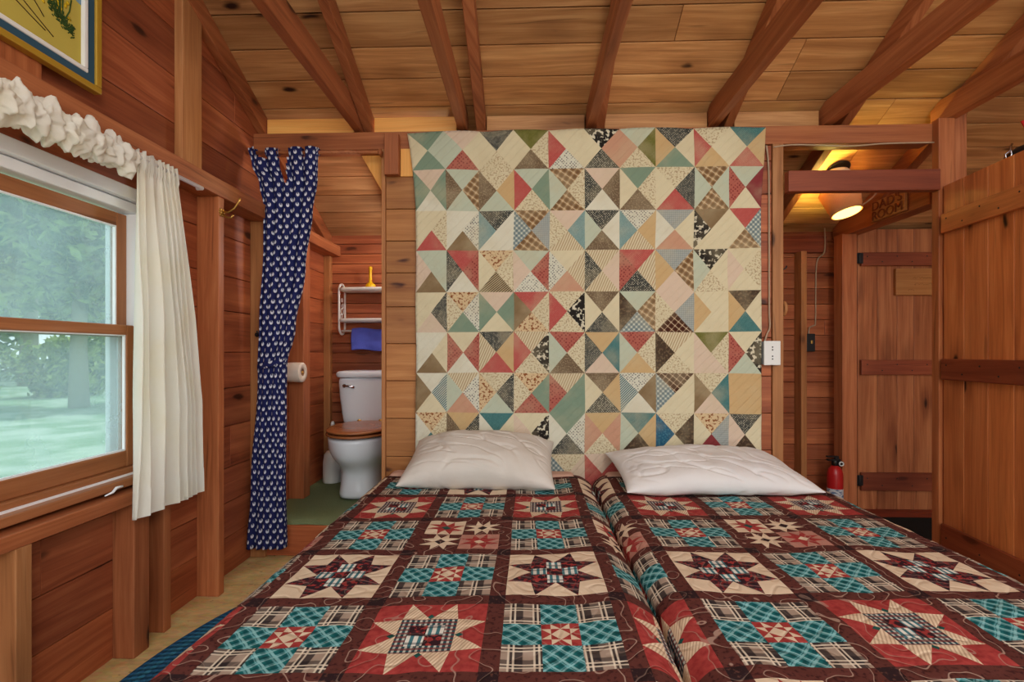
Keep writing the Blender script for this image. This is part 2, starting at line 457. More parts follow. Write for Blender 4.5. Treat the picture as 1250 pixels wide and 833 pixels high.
# ------------------------------------------------------------------ roof boards (run along x)
mb = MB()
ct, st = 1 / math.hypot(1, SL), SL / math.hypot(1, SL)
A_, B_, N_ = (1, 0, 0), (0, ct, -st), (0, st, ct)
Lr = (YB + .35 - RIDGE) / ct
v = 0
while v < Lr:
    cuts = [XL - .3]
    while cuts[-1] < 3.3: cuts.append(cuts[-1] + random.choice([2.4, 3.0, 3.6]) + .02)
    cuts[-1] = 3.75
    for a, b in zip(cuts, cuts[1:]):
        mb.prism(rect(a, b - .002, v + .002, v + .153), (0, RIDGE, zc(RIDGE)), A_, B_, N_, .02, 0, spread=.2)
    v += .157
mb.prism(rect(XL - .3, 3.75, 0, Lr + .05), Vector((0, RIDGE, zc(RIDGE))) + Vector(N_) * .024, A_, B_, N_, .02)
mb.box(XL - .3, 3.75, RIDGE - .01, RIDGE + .02, zc(RIDGE) - .02, zc(RIDGE) + .05)
tag(mb.build('ceiling', M['ceil'], bevel=.002), 'sloping ceiling of knotty brown roof boards', kind='structure')

def beam_profile(pts, x0, w, mat, label):
    mb = MB(); mb.prism(pts, (x0, 0, 0), Y_, Z_, X_, w, 0)
    return trim(mb, mat, label, .004)
rx = [(-1.45, .042), (-.875, .045), (-.275, .05), (.352, .045), (1.015, .045), (1.61, .045), (2.14, .06), (2.9, .045)]
rl = ['rafter along the left wall above the girt', 'rafter right beside the leftmost ceiling joist', 'rafter above the left end of the hanging quilt',
      'rafter above the middle of the hanging quilt', 'rafter above the right top corner of the hanging quilt',
      'rafter above the header of the narrow doorway', 'rafter meeting the top of the right doorway post', 'rafter past the open plank door']
for (x, w), l in zip(rx, rl):
    beam_profile([(RIDGE, zr(RIDGE)), (YB + .02, zr(YB + .02)), (YB + .02, zc(YB + .02) - .001), (RIDGE, zc(RIDGE) - .001)], x, w, M['beam'], l)
jx = [(-.922, .045), (-.37, .048), (.303, .045), (.936, .045), (1.515, .048), (2.09, .05)]
jl = ['ceiling joist running from the plate over the bathroom opening', 'ceiling joist over the left part of the hanging quilt',
      'ceiling joist over the centre of the hanging quilt', 'ceiling joist over the right corner of the hanging quilt',
      'wide ceiling joist over the narrow doorway', 'ceiling joist resting on the right doorway post']
for (x, w), l in zip(jx, jl):
    yt = YW + (2.365 - 2.355) / SL
    beam_profile([(-.4, 2.237), (2.63, 2.237), (2.63, min(2.355, zc(2.63) - .004)), (yt, 2.352), (-.4, 2.355)], x, w, M['beam'], l)

# ------------------------------------------------------------------ studs, girt, plates
def stick(label, mat, *b, bevel=.003):
    mb = MB(); mb.box(*b); return trim(mb, M[mat], label, bevel)
stick('long girt along the left wall above the curtain', 'beam', XL, -1.345, -.6, YB, 1.752, 1.825)
stick('board ledge under the window sill', 'stud', XL, -1.36, .4, 1.742, .545, .588)
stick('doubled stud below the right end of the window', 'stud', XL, -1.372, 1.666, 1.736, 0, .545)
stick('narrow jack stud behind the white curtain', 'stud', XL, -1.385, 1.825, 1.862, 0, 1.752)
stick('tall stud carrying the brass hook', 'stud', XL, -1.352, 2.102, 2.142, 0, 1.752)
stick('corner stud beside the navy curtain', 'studl', XL, -1.37, 2.515, 2.549, 0, 1.752)
stick('short stud below the window at the left edge', 'studl', XL, -1.362, 1.262, 1.306, 0, .545)
def up_stud(y0, y1, mat, label, d=.036):
    mb = MB(); mb.prism([(y0, 1.825), (y1, 1.825), (y1, zr(y1) + .1), (y0, zr(y0) + .1)], (XL, 0, 0), Y_, Z_, X_, d, 1)
    trim(mb, M[mat], label)
up_stud(1.965, 2.085, 'studl', 'flat gable stud above the girt beside the picture')
up_stud(1.262, 1.384, 'stud', 'flat gable stud behind the framed picture')
stick('bathroom stud carrying the toilet roll', 'stud', XL, -1.36, 2.93, 3.02, FB, 1.752)
stick('corner strip at the rear of the bathroom', 'studl', XL, -1.405, YB - .045, YB, FB, 1.752)
stick('long top plate of the partition under the joists', 'beam', XL, 2.036, YW - .005, YW + .085, 2.13, 2.222)
stick('thin jamb strip at the edge of the bathroom opening', 'studl', -.766, -.746, YW - .012, YW + .11, FB, 2.13)
stick('dark block at the top left of the hanging quilt', 'beam', -.742, -.668, YW - .045, YW - .006, 1.985, 2.195)
stick('orange stud at the left side of the narrow doorway', 'studl', 1.242, 1.296, YW - .008, YW + .11, 0, 2.13)
stick('dark header across the narrow doorway', 'batten', 1.297, 2.035, YW - .055, YW - .012, 1.872, 1.976)
stick('post at the right side of the narrow doorway', 'beam', 2.037, 2.116, YW - .04, YW + .004, 0, 2.235)
stick('second post joined to the right doorway post', 'beam', 2.118, 2.19, YW - .02, YW + .05, 0, 2.29)
stick('plate running back over the hall with the carved sign', 'beam', 2.095, 2.19, YW + .09, YB - .02, 1.845, 1.955)
stick('hall post beside the far plank door', 'stud', 2.055, 2.15, 3.29, 3.38, .012, 1.845)
stick('flat board along the top of the hall rear wall', 'batten', 1.30, 2.05, YB - .035, YB, 1.755, 1.87)
stick('orange stud on the hall rear wall', 'studl', 1.846, 1.884, YB - .09, YB, .012, 1.755)
stick('pine board with painted warm light between the dark block and the hanging quilt', 'glowpine', -.666, -.56, YW - .012, YW - .002, 1.985, 2.13)
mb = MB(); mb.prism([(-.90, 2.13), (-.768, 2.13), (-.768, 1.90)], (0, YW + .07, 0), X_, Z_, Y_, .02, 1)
trim(mb, M['glowpine'], 'pine triangle with painted warm light in the top corner of the bathroom opening')
for (a, b, l) in [(-1.40, -.93, 'blocking strip with painted warm light over the navy curtain'), (-.82, -.38, 'blocking strip with painted warm light left above the quilt'),
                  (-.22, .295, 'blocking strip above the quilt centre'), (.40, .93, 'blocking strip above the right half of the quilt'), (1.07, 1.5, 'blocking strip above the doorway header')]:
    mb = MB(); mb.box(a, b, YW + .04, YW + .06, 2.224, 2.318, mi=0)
    trim(mb, M['glowpine'] if b < 0 else M['ceil'], l)

# ------------------------------------------------------------------ window
w = bpy.data.objects.new('window_1', None); C.objects.link(w); tag(w, 'double hung window with white frame and brown sashes', kind='structure')
y0, y1, z0, z1 = WIN
def frame_box(mb, a, b, c, d, x0, x1, wl, wr, wb, wt):
    """rectangle y a..b, z c..d with member widths"""
    mb.box(x0, x1, a, a + wl, c, d); mb.box(x0, x1, b - wr, b, c, d)
    mb.box(x0, x1, a + wl, b - wr, c, c + wb); mb.box(x0, x1, a + wl, b - wr, d - wt, d)
mb = MB()
mb.box(-1.545, -1.444, y0, y1, z1 - .046, z1); mb.box(-1.545, -1.466, y0, y1, z1 - .084, z1 - .049)
mb.box(-1.545, -1.452, y1 - .035, y1, z0, z1 - .085); mb.box(-1.545, -1.452, y0, y0 + .035, z0, z1 - .09)
mb.box(-1.56, -1.54, y1 - .062, y1 - .03, z0 + .03, z1 - .09); mb.box(-1.56, -1.54, y0 + .03, y0 + .062, z0 + .03, z1 - .09)
mb.build('window_frame', M['white'], w, bevel=.004)
up = MB(); frame_box(up, y0 + .036, y1 - .036, 1.125, z1 - .092, -1.525, -1.498, .045, .045, .03, .05)
us = up.build('upper_sash', M['sash'], w, bevel=.004)
g = MB(); g.box(-1.515, -1.511, y0 + .075, y1 - .075, 1.15, z1 - .135); g.build('glass_pane', M['glass'], us)
g = MB(); frame_box(g, y0 + .08, y1 - .08, 1.155, z1 - .141, -1.51, -1.50, .006, .006, .006, .006); g.build('glazing_bead', M['white'], us)
lo = MB(); frame_box(lo, y0 + .03, y1 - .054, .655, 1.168, -1.49, -1.455, .045, .033, .058, .036)
ls = lo.build('lower_sash', M['sash'], w, bevel=.004)
g = MB(); g.box(-1.476, -1.472, y0 + .07, y1 - .083, .70, 1.14); g.build('glass_pane', M['glass'], ls)
g = MB(); frame_box(g, y0 + .075, y1 - .087, .713, 1.132, -1.469, -1.46, .005, .005, .006, .004); g.build('glazing_bead', M['white'], ls)
si = MB(); si.box(-1.55, -1.432, y0, y1, .60, .655); si.box(-1.45, -1.395, y0 - .02, y1 - .03, .60, .629); si.build('window_sill', M['sash'], w, bevel=.004)
st_ = MB(); st_.box(-1.435, -1.426, .7, 1.785, .629, .636); st_.build('sill_strip', M['white'], w)

# ------------------------------------------------------------------ curtains on the left wall
rodz = 1.722
mb = MB(); mb.tube([(-1.322, .35, rodz), (-1.322, 1.95, rodz + .012)], .008, 10); mb.tube([(-1.322, 1.95, rodz + .012), (-1.345, 1.952, rodz + .012)], .008, 8)
tag(mb.build('curtain_rod', M['white'], bevel=0), 'thin white rod across the window top carrying white curtains', 'curtain rod')

def gathered(a, b):
    y = .45 + b * (1.60 - .45); th = 2 * PI * a
    q = Vector((y * 26, math.cos(th) * 1.2, math.sin(th) * 1.2))
    f = noise.fractal(q, 1.0, 2.0, 3)
    pl = math.sin(y * 150 + 4 * noise.noise((y * 12, 0, 3)) + 1.2 * math.sin(th)) * .006
    rd = 1 - abs(noise.noise(Vector((y * 34 + 5, math.cos(th) * 1.6, math.sin(th) * 1.6 + 3)))) * 2.2
    r = .036 + .024 * f + .010 * rd + pl + .012 * noise.noise((y * 9, 2, 7))
    taper = min(1, (1.605 - y) / .03 + .35)
    r *= taper
    return (-1.318 + r * math.cos(th) * .8, y + .012 * noise.noise((y * 30, th, 1)), rodz - .018 + .008 * noise.noise((y * 5, 0, 0)) + r * 1.12 * math.sin(th))
mb = MB(); mb.grid(gathered, 48, 420, lambda a, b: (a * .3, b), wrap=True)
tag(mb.build('gathered_curtain', M['curtain']), 'white curtain bunched up in a ruffle along the window top', 'curtain')

def panel(a, b):
    z = rodz + .03 - b * (rodz + .03 - .515)
    top = 1 - min(1, b / .85)
    yl = 1.615 - .03 * b; yr = 1.80 + .125 * min(1, b * 1.4)
    y = yl + (yr - yl) * a
    amp = (.005 + .02 * min(1, b * 2.2)) * (.62 + .75 * abs(noise.noise((a * 5.3, b * .8, 11))))
    ph = (a + .05 * math.sin(a * 7.1 + 1)) * 2 * PI * 7.2 + 1.6 * noise.noise((a * 3, b * 1.2, 0)) + .5 * b
    x = -1.318 + amp * math.sin(ph) + .012 * noise.noise((a * 4, b * 3, 5)) + .02 * b
    if b < .045: x += .006 * math.sin(a * 190)
    y += .006 * math.cos(ph)
    return (x, y, z + .004 * math.sin(ph))
mb = MB(); mb.grid(panel, 150, 90, lambda a, b: (a * .5, b * 1.2))
pc = mb.build('window_curtain', M['curtain'], solid=.002)
tag(pc, 'white cotton curtain panel hanging at the right side of the window', 'curtain')
def hem(a, b):
    p = Vector(panel(a, .925 + b * .075)); return (p.x + .0028, p.y - .0005, p.z)
mb = MB(); mb.grid(hem, 150, 8, lambda a, b: (a * .5, b * .1)); mb.build('hem', M['curtain'], pc)

# navy curtain with tabs at the bathroom opening
mb = MB(); mb.tube([(-1.445, 2.49, 2.098), (-.752, 2.50, 2.098)], .009, 10)
mb.lathe([(.016, 0), (.016, .012)], (-.766, 2.50, 2.098), 12, 'x'); mb.box(-.768, -.756, 2.49, 2.54, 2.085, 2.112)
tag(mb.build('curtain_rod', M['beam']), 'brown rod across the bathroom opening carrying the navy curtain', 'curtain rod')
KL = [(0, -1.44), (.04, -1.42), (.09, -1.378), (.15, -1.352), (.24, -1.352), (.45, -1.372), (.55, -1.385), (.86, -1.428), (1, -1.444)]
KR = [(0, -1.072), (.08, -1.075), (.16, -1.10), (.3, -1.135), (.45, -1.19), (.55, -1.235), (.62, -1.242), (.86, -1.243), (1, -1.238)]
def interp(K, t):
    for (a, p), (b, q) in zip(K, K[1:]):
        if t <= b:
            k = (t - a) / (b - a); k = k * k * (3 - 2 * k); return p + (q - p) * k
    return K[-1][1]
def navy_pt(a, b, ox=0.0):
    z = 2.118 - b * (2.118 - .068)
    l, r = interp(KL, b), interp(KR, b)
    w_ = r - l
    x = l + w_ * a
    ph = a * 2 * PI * 5.5 + 1.5 * noise.noise((a * 2.5, b * 1.6, 2))
    amp = .010 + .012 * min(1, b * 6) + .006 * b
    if b > .5: amp *= .8 + .5 * (b - .5)
    y = 2.474 + amp * math.sin(ph) + .012 * noise.noise((a * 5, b * 5, 9))
    x += .010 * math.cos(ph) * (1 if 0.04 < a < .96 else .3)
    return (x, y - ox, z + .006 * noise.noise((a * 8, 0, b * 2)))
nv, nu = 120, 96
mb = MB(); base = len(mb.v)
for j in range(nv + 1):
    for i in range(nu + 1): mb.v.append(navy_pt(i / nu, j / nv))
tabs = [(0, .12), (.24, .36), (.40, .44), (.55, .74), (.84, 1.0)]
def open_at(a, b):
    if b < .028: return not any(p <= a <= q for p, q in tabs)
    if b < .09 and .455 < a < .535 - (b - .03) * .6: return True
    return False
for j in range(nv):
    for i in range(nu):
        a, b = (i + .5) / nu, (j + .5) / nv
        if open_at(a, b): continue
        ids = [base + j * (nu + 1) + i, base + j * (nu + 1) + i + 1, base + (j + 1) * (nu + 1) + i + 1, base + (j + 1) * (nu + 1) + i]
        W = .80
        mb.quad_idx(ids, [(W * i / nu, -2.05 * j / nv), (W * (i + 1) / nu, -2.05 * j / nv), (W * (i + 1) / nu, -2.05 * (j + 1) / nv), (W * i / nu, -2.05 * (j + 1) / nv)])
nc = mb.build('doorway_curtain', M['navy'], solid=.002)
tag(nc, 'navy blue curtain with white paisley print hanging at the bathroom opening', 'curtain')
for (p, q) in tabs:            # tab loops round the rod
    def loop(a, b, p=p, q=q):
        x0 = navy_pt(p + (q - p) * a, .01)[0]; th = 2 * PI * b
        return (x0, 2.49 + .015 * math.sin(th) + .004, 2.098 + .019 * math.cos(th) + .002)
    mb = MB(); mb.grid(loop, 8, 16, lambda a, b, p=p, q=q: (.8 * (p + (q - p) * a), b * .1)); mb.build('tab_loop', M['navy'], nc)

mb = MB()
def tie(a, b):
    th = 2 * PI * a; p = .5 + .5 * math.cos(th); l, r = interp(KL, .56), interp(KR, .56)
    return (l + (r - l) * p, 2.474 + .036 * math.sin(th), 1.0 - .035 * p * -1 + (b - .5) * .03 - .01)
mb.grid(tie, 40, 3, lambda a, b: (a * .4, b * .03), wrap=True)
mb.build('tie_band', M['navy'], nc, solid=.003)
mb = MB(); mb.tube([(-1.386, 1.565, .598), (-1.384, 1.592, .602), (-1.387, 1.61, .612), (-1.384, 1.632, .612)], [.002, .004, .005, .004], 8)
tag(mb.build('cord_end', M['white']), 'short white cord end by the lower corner of the white curtain panel', 'cord')
t = thing('tieback_hook', 'small dark metal tieback hook on the corner stud beside the navy curtain', 'hook', (-1.41, 2.512, 1.16))
mb = MB(); mb.lathe([(.012, 0), (.012, -.004)], (0, 0, 0), 12, 'y'); mb.build('plate', M['black'], t)
mb = MB(); mb.tube([(0, -.004, 0), (.012, -.022, -.004), (.02, -.03, .008), (.016, -.034, .02)], .004); mb.build('hook', M['black'], t)

# brass double coat hook
t = thing('coat_hook', 'brass double coat hook with flower plate on the tall stud', 'hook', (-1.352, 2.122, 1.685))
mb = MB(); mb.lathe([(.006, 0), (.010, .004), (.004, .007)], n=12, axis='x')
for k in range(6):
    a = k * PI / 3; mb.lathe([(.0075, 0), (.0075, .003), (.003, .005)], (0, .013 * math.cos(a), .013 * math.sin(a)), 10, 'x')
mb.build('flower_plate', M['brass'], t)
mb = MB(); mb.tube([(.004, 0, .004), (.03, .004, .002), (.055, .006, .02), (.075, .008, .052), (.078, .008, .066)], [.005, .005, .0045, .004, .0055]); mb.build('upper_prong', M['brass'], t)
mb = MB(); mb.tube([(.004, 0, -.004), (.024, .002, -.022), (.042, .004, -.022), (.05, .006, -.008)], [.005, .0045, .004, .005]); mb.build('lower_prong', M['brass'], t)

# ------------------------------------------------------------------ framed picture on the gable
t = thing('framed_picture', 'gold framed painting of yellow flowers on mustard ground high on the left wall', 'picture', (XL + .038, 0, 0))
pa, pb, pc0, pd = .92, 1.553, 1.905, 2.60
def ring(mb, i0, i1, x0, x1):
    a, b, c, d = pa + i0, pb - i0, pc0 + i0, pd - i0; w_ = i1 - i0
    mb.box(x0, x1, a, b, c, c + w_); mb.box(x0, x1, a, b, d - w_, d); mb.box(x0, x1, a, a + w_, c + w_, d - w_); mb.box(x0, x1, b - w_, b, c + w_, d - w_)
mb = MB(); ring(mb, 0, .021, 0, .028); mb.build('frame', M['gold'], t, bevel=.004)
mb = MB(); ring(mb, .02, .047, 0, .02); mb.build('navy_liner', M['navyliner'], t)
mb = MB(); ring(mb, .046, .060, 0, .024); mb.build('white_liner', M['whiteliner'], t, bevel=.003)
mb = MB(); mb.box(0, .012, pa + .055, pb - .055, pc0 + .055, pd - .055); cv = mb.build('canvas', M['mustard'], t)
def stroke(mb, pts, r): mb.tube([(.0125, *p) for p in pts], r, 5)
mb = MB()
cx, cz = 1.425, 2.068
for (a, b) in [((0, 0), (-.03, .17)), ((.005, 0), (.0, .19)), ((.01, 0), (.035, .08)), ((0, .01), (-.05, .10)), ((-.005, 0), (-.07, .06)), ((-.01, 0), (-.06, .15)), ((0, 0), (-.02, .26))]:
    a = (a[0] + cx, a[1] + cz); b = (b[0] + cx, b[1] + cz)
    stroke(mb, [a, ((a[0] + b[0]) / 2 + .006, (a[1] + b[1]) / 2), b], .0022)
for k in range(190):
    q = random.uniform(-1, 1); y = cx + q * .042; z = cz - .012 * max(0, q) + .035 * max(0, -q) + random.gauss(0, .010)
    a = random.uniform(0, PI); L = random.uniform(.004, .010)
    stroke(mb, [(y, z), (y + L * math.cos(a), z + L * math.sin(a))], .0018)
for k in range(40):
    y = cx + random.uniform(-.06, .03); z = cz + random.uniform(.015, .13)
    mb.lathe([(.005 + .002 * random.random(), 0), (.002, .0015)], (.0122, y, z), 6, 'x', mi=1)
mb.build('painted_plant', [M['stem'], M['petal']], cv)
mb = MB()
for (a, b) in [((1.315, 2.048), (1.403, 2.0)), ((1.293, 2.035), (1.379, 2.003)), ((1.34, 2.075), (1.375, 2.04))]:
    stroke(mb, [a, ((a[0] + b[0]) / 2 + .003, (a[1] + b[1]) / 2 - .002), b], .0016)
mb.build('painted_twigs', M['ink'], cv)
mb = MB(); mb.prism([(1.15, 2.22), (1.508, 2.153), (1.508, 2.53), (1.15, 2.53)], (.0121, 0, 0), Y_, Z_, X_, .0008, 0, (1, 1, 1)); mb.build('painted_sky', M['paintblue'], cv)

# ------------------------------------------------------------------ rug (braided oval)
def rug_mat():
    s = S('braided_rug', .95, .05); uv = s.uv()
    xs = s.sep(uv)
    br = s.m('SINE', s.m('ADD', s.m('MULTIPLY', xs[0], 260), s.m('MULTIPLY', xs[1], 400)))
    band = s.noise(s.comb(0.0, s.m('MULTIPLY', xs[1], 30)), 1, 1)
    c = s.mix(s.step(band, .42, .58), rgb(44, 88, 122), rgb(56, 118, 144))
    c = s.mix(s.m('MULTIPLY', s.step(br, .1, .8), .5), c, rgb(24, 48, 82))
    s.col(c); s.bump(br, .6, .004); return s.mat
mb = MB(); RA, RB, rcx, rcy = 1.0, 1.15, -.318, 1.50
prof = []
k = 0
while k < 26:
    for q in (0, .25, .5, .75): prof.append((k * .02 + q * .02, .006 + .008 * math.sin(PI * q)))
    k += 1
prof = [(0, .001)] + prof + [(.52, .006)]
def rugp(a, b):
    i = min(len(prof) - 1, int(round(b * (len(prof) - 1)))); d, h = prof[i]; th = 2 * PI * a
    return (rcx + (RA - d) * math.cos(th), rcy + (RB - d) * math.sin(th), h)
mb.grid(rugp, 160, len(prof) - 1, lambda a, b: (a * 6.5, prof[min(len(prof) - 1, int(round(b * (len(prof) - 1))))][0]), wrap=True)
th_ = [(rcx + (RA - .5) * math.cos(2 * PI * k / 60), rcy + (RB - .5) * math.sin(2 * PI * k / 60), .008) for k in range(60)]
mb.face(th_, [(p[0], .5) for p in th_])
tag(mb.build('braided_rug', rug_mat()), 'oval blue braided rug on the plywood floor under the left bed', 'rug')

# ------------------------------------------------------------------ beds
def rbox(mb, x0, x1, y0, y1, z0, z1, r=.06, seg=6, nu=10):
    """rounded mattress block by lofting rounded rectangles"""
    rings = []
    def rr(ins, z):
        q = []
        cr = max(.02, r * 1.1 - ins)
        for (cx_, cy_, a0) in ((x1 - ins - cr, y1 - ins - cr, 0), (x0 + ins + cr, y1 - ins - cr, 90), (x0 + ins + cr, y0 + ins + cr, 180), (x1 - ins - cr, y0 + ins + cr, 270)):
            for k in range(seg + 1):
                a = math.radians(a0 + 90 * k / seg); q.append((cx_ + cr * math.cos(a), cy_ + cr * math.sin(a), z))
        return q
    for k in range(seg + 1):
        a = PI / 2 * k / seg; rings.append(rr(r * (1 - math.sin(a)), z0 + r * (1 - math.cos(a))))
    for k in range(seg + 1):
        a = PI / 2 * k / seg; rings.append(rr(r * (1 - math.cos(a)), z1 - r + r * math.sin(a)))
    mb.loft(rings)
def make_bed(x0, x1, label):
    t = thing('twin_bed', label, 'bed', ((x0 + x1) / 2, 1.55, 0), 0, 'twin beds pushed together')
    h = (x1 - x0) / 2
    mb = MB(); rbox(mb, -h, h, -.93, .94, .255, .447, .075); mb.build('mattress', M['sheet'], t)
    mb = MB(); rbox(mb, -h + .02, h - .02,   .835, .952, .40, .472, .034); mb.build('sheet_fold', M['sheet'], t)
    mb = MB(); rbox(mb, -h + .01, h - .01, -.92, .92, .14, .256, .02); mb.build('box_spring', M['sheet'], t)
    for sx in (-1, 1):
        for sy in (-1, 1):
            mb = MB(); mb.lathe([(.02, 0), (.024, .02), (.024, .142)], (sx * (h - .08), sy * .84, 0), 12); mb.build('leg', M['black'], t)
make_bed(-.715, .252, 'left twin bed, pink mattress end by the bathroom opening')
make_bed(.356, 1.325, 'right twin bed, nearer the narrow doorway')

# quilted coverlet over both beds --------------------------------------------------
def qbase(name, fn, rough=.9, puff=.5, thread=.55):
    s = S(name, rough, .1); uv = s.uv()
    s.u = uv
    c = fn(s)
    # meandering quilting stitches
    nz = s.noise(uv, 13, .6)
    ln = s.m('ABSOLUTE', s.m('SUBTRACT', s.m('FRACT', s.m('MULTIPLY', nz, 4.5)), .5))
    if thread:
        c = s.mix(s.m('MULTIPLY', s.step(ln, .042, .022), thread), c, rgb(176, 146, 130))
    s.col(c)
    s.bump(s.m('ADD', s.m('MULTIPLY', s.step(ln, 0, .3), 1.0), s.m('MULTIPLY', s.noise(uv, 40, 3), .6)), puff, .004)
    return s.mat
def stripes(s, coord, per, duty, soft=.06):
    f = s.m('FRACT', s.m('MULTIPLY', coord, 1.0 / per))
    return s.step(s.m('ABSOLUTE', s.m('SUBTRACT', f, .5)), duty / 2 + soft, duty / 2)
def f_brown(s):
    d = s.noise(s.u, 95, 3)
    return s.mix(s.step(d, .5, .68), rgb(92, 50, 44), rgb(62, 30, 30))
def f_darkbrown(s):
    d = s.noise(s.u, 110, 3)
    return s.mix(s.step(d, .55, .68), rgb(46, 30, 32), rgb(92, 60, 52))
def f_red(s):
    d = s.noise(s.u, 60, 3); return s.mix(s.step(d, .35, .75), rgb(166, 66, 62), rgb(142, 46, 46))
def f_cream(s):
    d = s.noise(s.u, 30, 3); return s.mix(d, rgb(226, 206, 180), rgb(208, 184, 156))
def f_creamstripe(s):
    x = s.sep(s.map(s.u, (1, 1, 1), .5)); return s.mix(s.m('MULTIPLY', stripes(s, x[0], .0075, .3, .15), .55), rgb(222, 200, 170), rgb(160, 122, 100))
def f_teal(s):
    r = s.sep(s.map(s.u, (1, 1, 1), PI / 4)); c = s.mix(s.noise(s.u, 40, 2), rgb(22, 92, 96), rgb(34, 116, 116))
    for i in (0, 1):
        wv = s.m('ADD', r[i], s.m('MULTIPLY', s.noise(s.u, 25, 1), .012))
        c = s.mix(s.m('MULTIPLY', stripes(s, wv, .026, .11, .08), .8), c, rgb(142, 194, 196))
        c = s.mix(s.m('MULTIPLY', stripes(s, s.m('ADD', wv, .0055), .026, .06, .05), .6), c, rgb(120, 180, 186))
        c = s.mix(s.m('MULTIPLY', stripes(s, s.m('ADD', wv, .013), .026, .2, .1), .4), c, rgb(10, 52, 60))
    return c
def f_plaid(s):
    x = s.sep(s.u); c = rgb(164, 144, 128)
    c = s.mix(s.m('MULTIPLY', stripes(s, x[0], .052, .5), .86), c, rgb(34, 28, 34))
    c = s.mix(s.m('MULTIPLY', stripes(s, x[1], .052, .46), .66), c, rgb(34, 28, 34))
    for i, o in ((0, .004), (0, .014), (1, .002), (1, .012)):
        c = s.mix(.8, c, s.mix(stripes(s, s.m('ADD', x[i], o), .052, .05, .03), c, rgb(226, 212, 190)))
    return c
def f_starplaid(s):
    x = s.sep(s.map(s.u, (1, 1, 1), .3)); c = s.mix(s.step(s.noise(s.u, 55, 2), .45, .6), rgb(48, 32, 38), rgb(128, 48, 48))
    c = s.mix(s.m('MULTIPLY', stripes(s, x[0], .018, .25), .6), c, rgb(30, 34, 44))
    return s.mix(s.m('MULTIPLY', stripes(s, x[1], .026, .1), .6), c, rgb(150, 110, 104))
def f_whiteteal(s):
    x = s.sep(s.u); c = rgb(222, 220, 210)
    c = s.mix(stripes(s, x[0], .017, .4), c, rgb(70, 120, 128)); return s.mix(s.m('MULTIPLY', stripes(s, x[1], .03, .2), .6), c, rgb(40, 44, 54))
def f_tealplaid(s):
    x = s.sep(s.u); c = rgb(190, 190, 178)
    c = s.mix(stripes(s, x[0], .012, .5), c, rgb(40, 78, 84)); return s.mix(s.m('MULTIPLY', stripes(s, x[1], .014, .45), .8), c, rgb(112, 42, 44))
def f_redfloral(s):
    d = s.noise(s.u, 70, 2); return s.mix(s.step(d, .5, .58), rgb(52, 30, 36), rgb(152, 56, 54))
def f_pink(s): return s.mix(s.noise(s.u, 60, 2), rgb(192, 140, 122), rgb(166, 116, 104))
def f_green(s): return s.mix(s.noise(s.u, 60, 2), rgb(26, 88, 82), rgb(40, 72, 66))
BQ = [('brown', f_brown), ('darkbrown', f_darkbrown), ('red', f_red), ('cream', f_cream), ('creamstripe', f_creamstripe), ('teal', f_teal), ('plaid', f_plaid),
      ('starplaid', f_starplaid), ('whiteteal', f_whiteteal), ('tealplaid', f_tealplaid), ('redfloral', f_redfloral), ('pink', f_pink), ('green', f_green)]
QI = {k: i for i, (k, _) in enumerate(BQ)}
QM = [qbase('coverlet_' + k, f, thread={'brown': .75, 'red': .5, 'darkbrown': .3, 'teal': 0, 'plaid': .2}.get(k, .25)) for k, f in BQ]

# patches of one block in the unit square, painted back to front without overlap (later entries cut earlier ones)
def area2(p): return sum(p[i][0] * p[(i + 1) % len(p)][1] - p[(i + 1) % len(p)][0] * p[i][1] for i in range(len(p)))
def ccw(p): return p if area2(p) > 0 else p[::-1]
def subtract(poly, hole):
    """convex poly minus convex hole -> convex pieces"""
    out = []; rest = poly; hole = ccw(hole)
    for i in range(len(hole)):
        (ax, ay), (bx, by) = hole[i], hole[(i + 1) % len(hole)]
        nx, ny = by - ay, -(bx - ax); c = nx * ax + ny * ay
        o = clip(rest, -nx, -ny, -c); r = clip(rest, nx, ny, c)
        if len(o) >= 3 and abs(area2(o)) > 1e-8: out.append(o)
        rest = r
        if len(rest) < 3 or abs(area2(rest)) < 1e-8: return out
    return out
def compose(layers):
    done = []
    for m_, p in layers:
        nd = []
        for mm, q in done:
            for piece in subtract(q, p): nd.append((mm, piece))
        done = nd + [(m_, ccw(p))]
    return done
U = rect(0, 1, 0, 1)
def star8(a0=.25, a1=.75, tip=.29):
    P = []
    for rot in range(4):
        for (p, q, r) in (((a0, a0), (.5, a0), (tip, .0)), ((.5, a0), (a1, a0), (1 - tip, .0))):
            pts = []
            for (x, y_) in (p, q, r):
                x, y_ = x - .5, y_ - .5
                for _ in range(rot): x, y_ = -y_, x
                pts.append((x + .5, y_ + .5))
            P.append(pts)
    return P
def sub(layers, x0, y0, w_): return [(m_, [(x0 + x * w_, y0 + y_ * w_) for x, y_ in p]) for m_, p in layers]
def small_star(bg, st_, cen):
    L = [(bg, U)] + [(st_, p) for p in star8(.3, .7, .33)] + [(st_, rect(.3, .7, .3, .7))]
    L.append((cen, [(.5, .36), (.64, .5), (.5, .64), (.36, .5)])); return L
def blockA():
    t3 = 1 / 3; L = []
    for i in range(3):
        for j in range(3):
            m_ = 'red' if i == j == 1 else 'teal' if (i == 1) != (j == 1) else 'plaid'
            L.append((m_, rect(i * t3, (i + 1) * t3, j * t3, (j + 1) * t3)))
    C_ = []
    q = .25
    C_.append(('cream', [(.5, q), (1 - q, .5), (.5, 1 - q), (q, .5)]))
    for rot in range(4):
        for tri in ([(q, 0), (.5, q), (q, q)], [(1 - q, 0), (1 - q, q), (.5, q)]):
            pts = []
            for (x, y_) in tri:
                x, y_ = x - .5, y_ - .5
                for _ in range(rot): x, y_ = -y_, x
                pts.append((x + .5, y_ + .5))
            C_.append(('cream', pts))
    return L + sub(C_, t3, t3, t3)
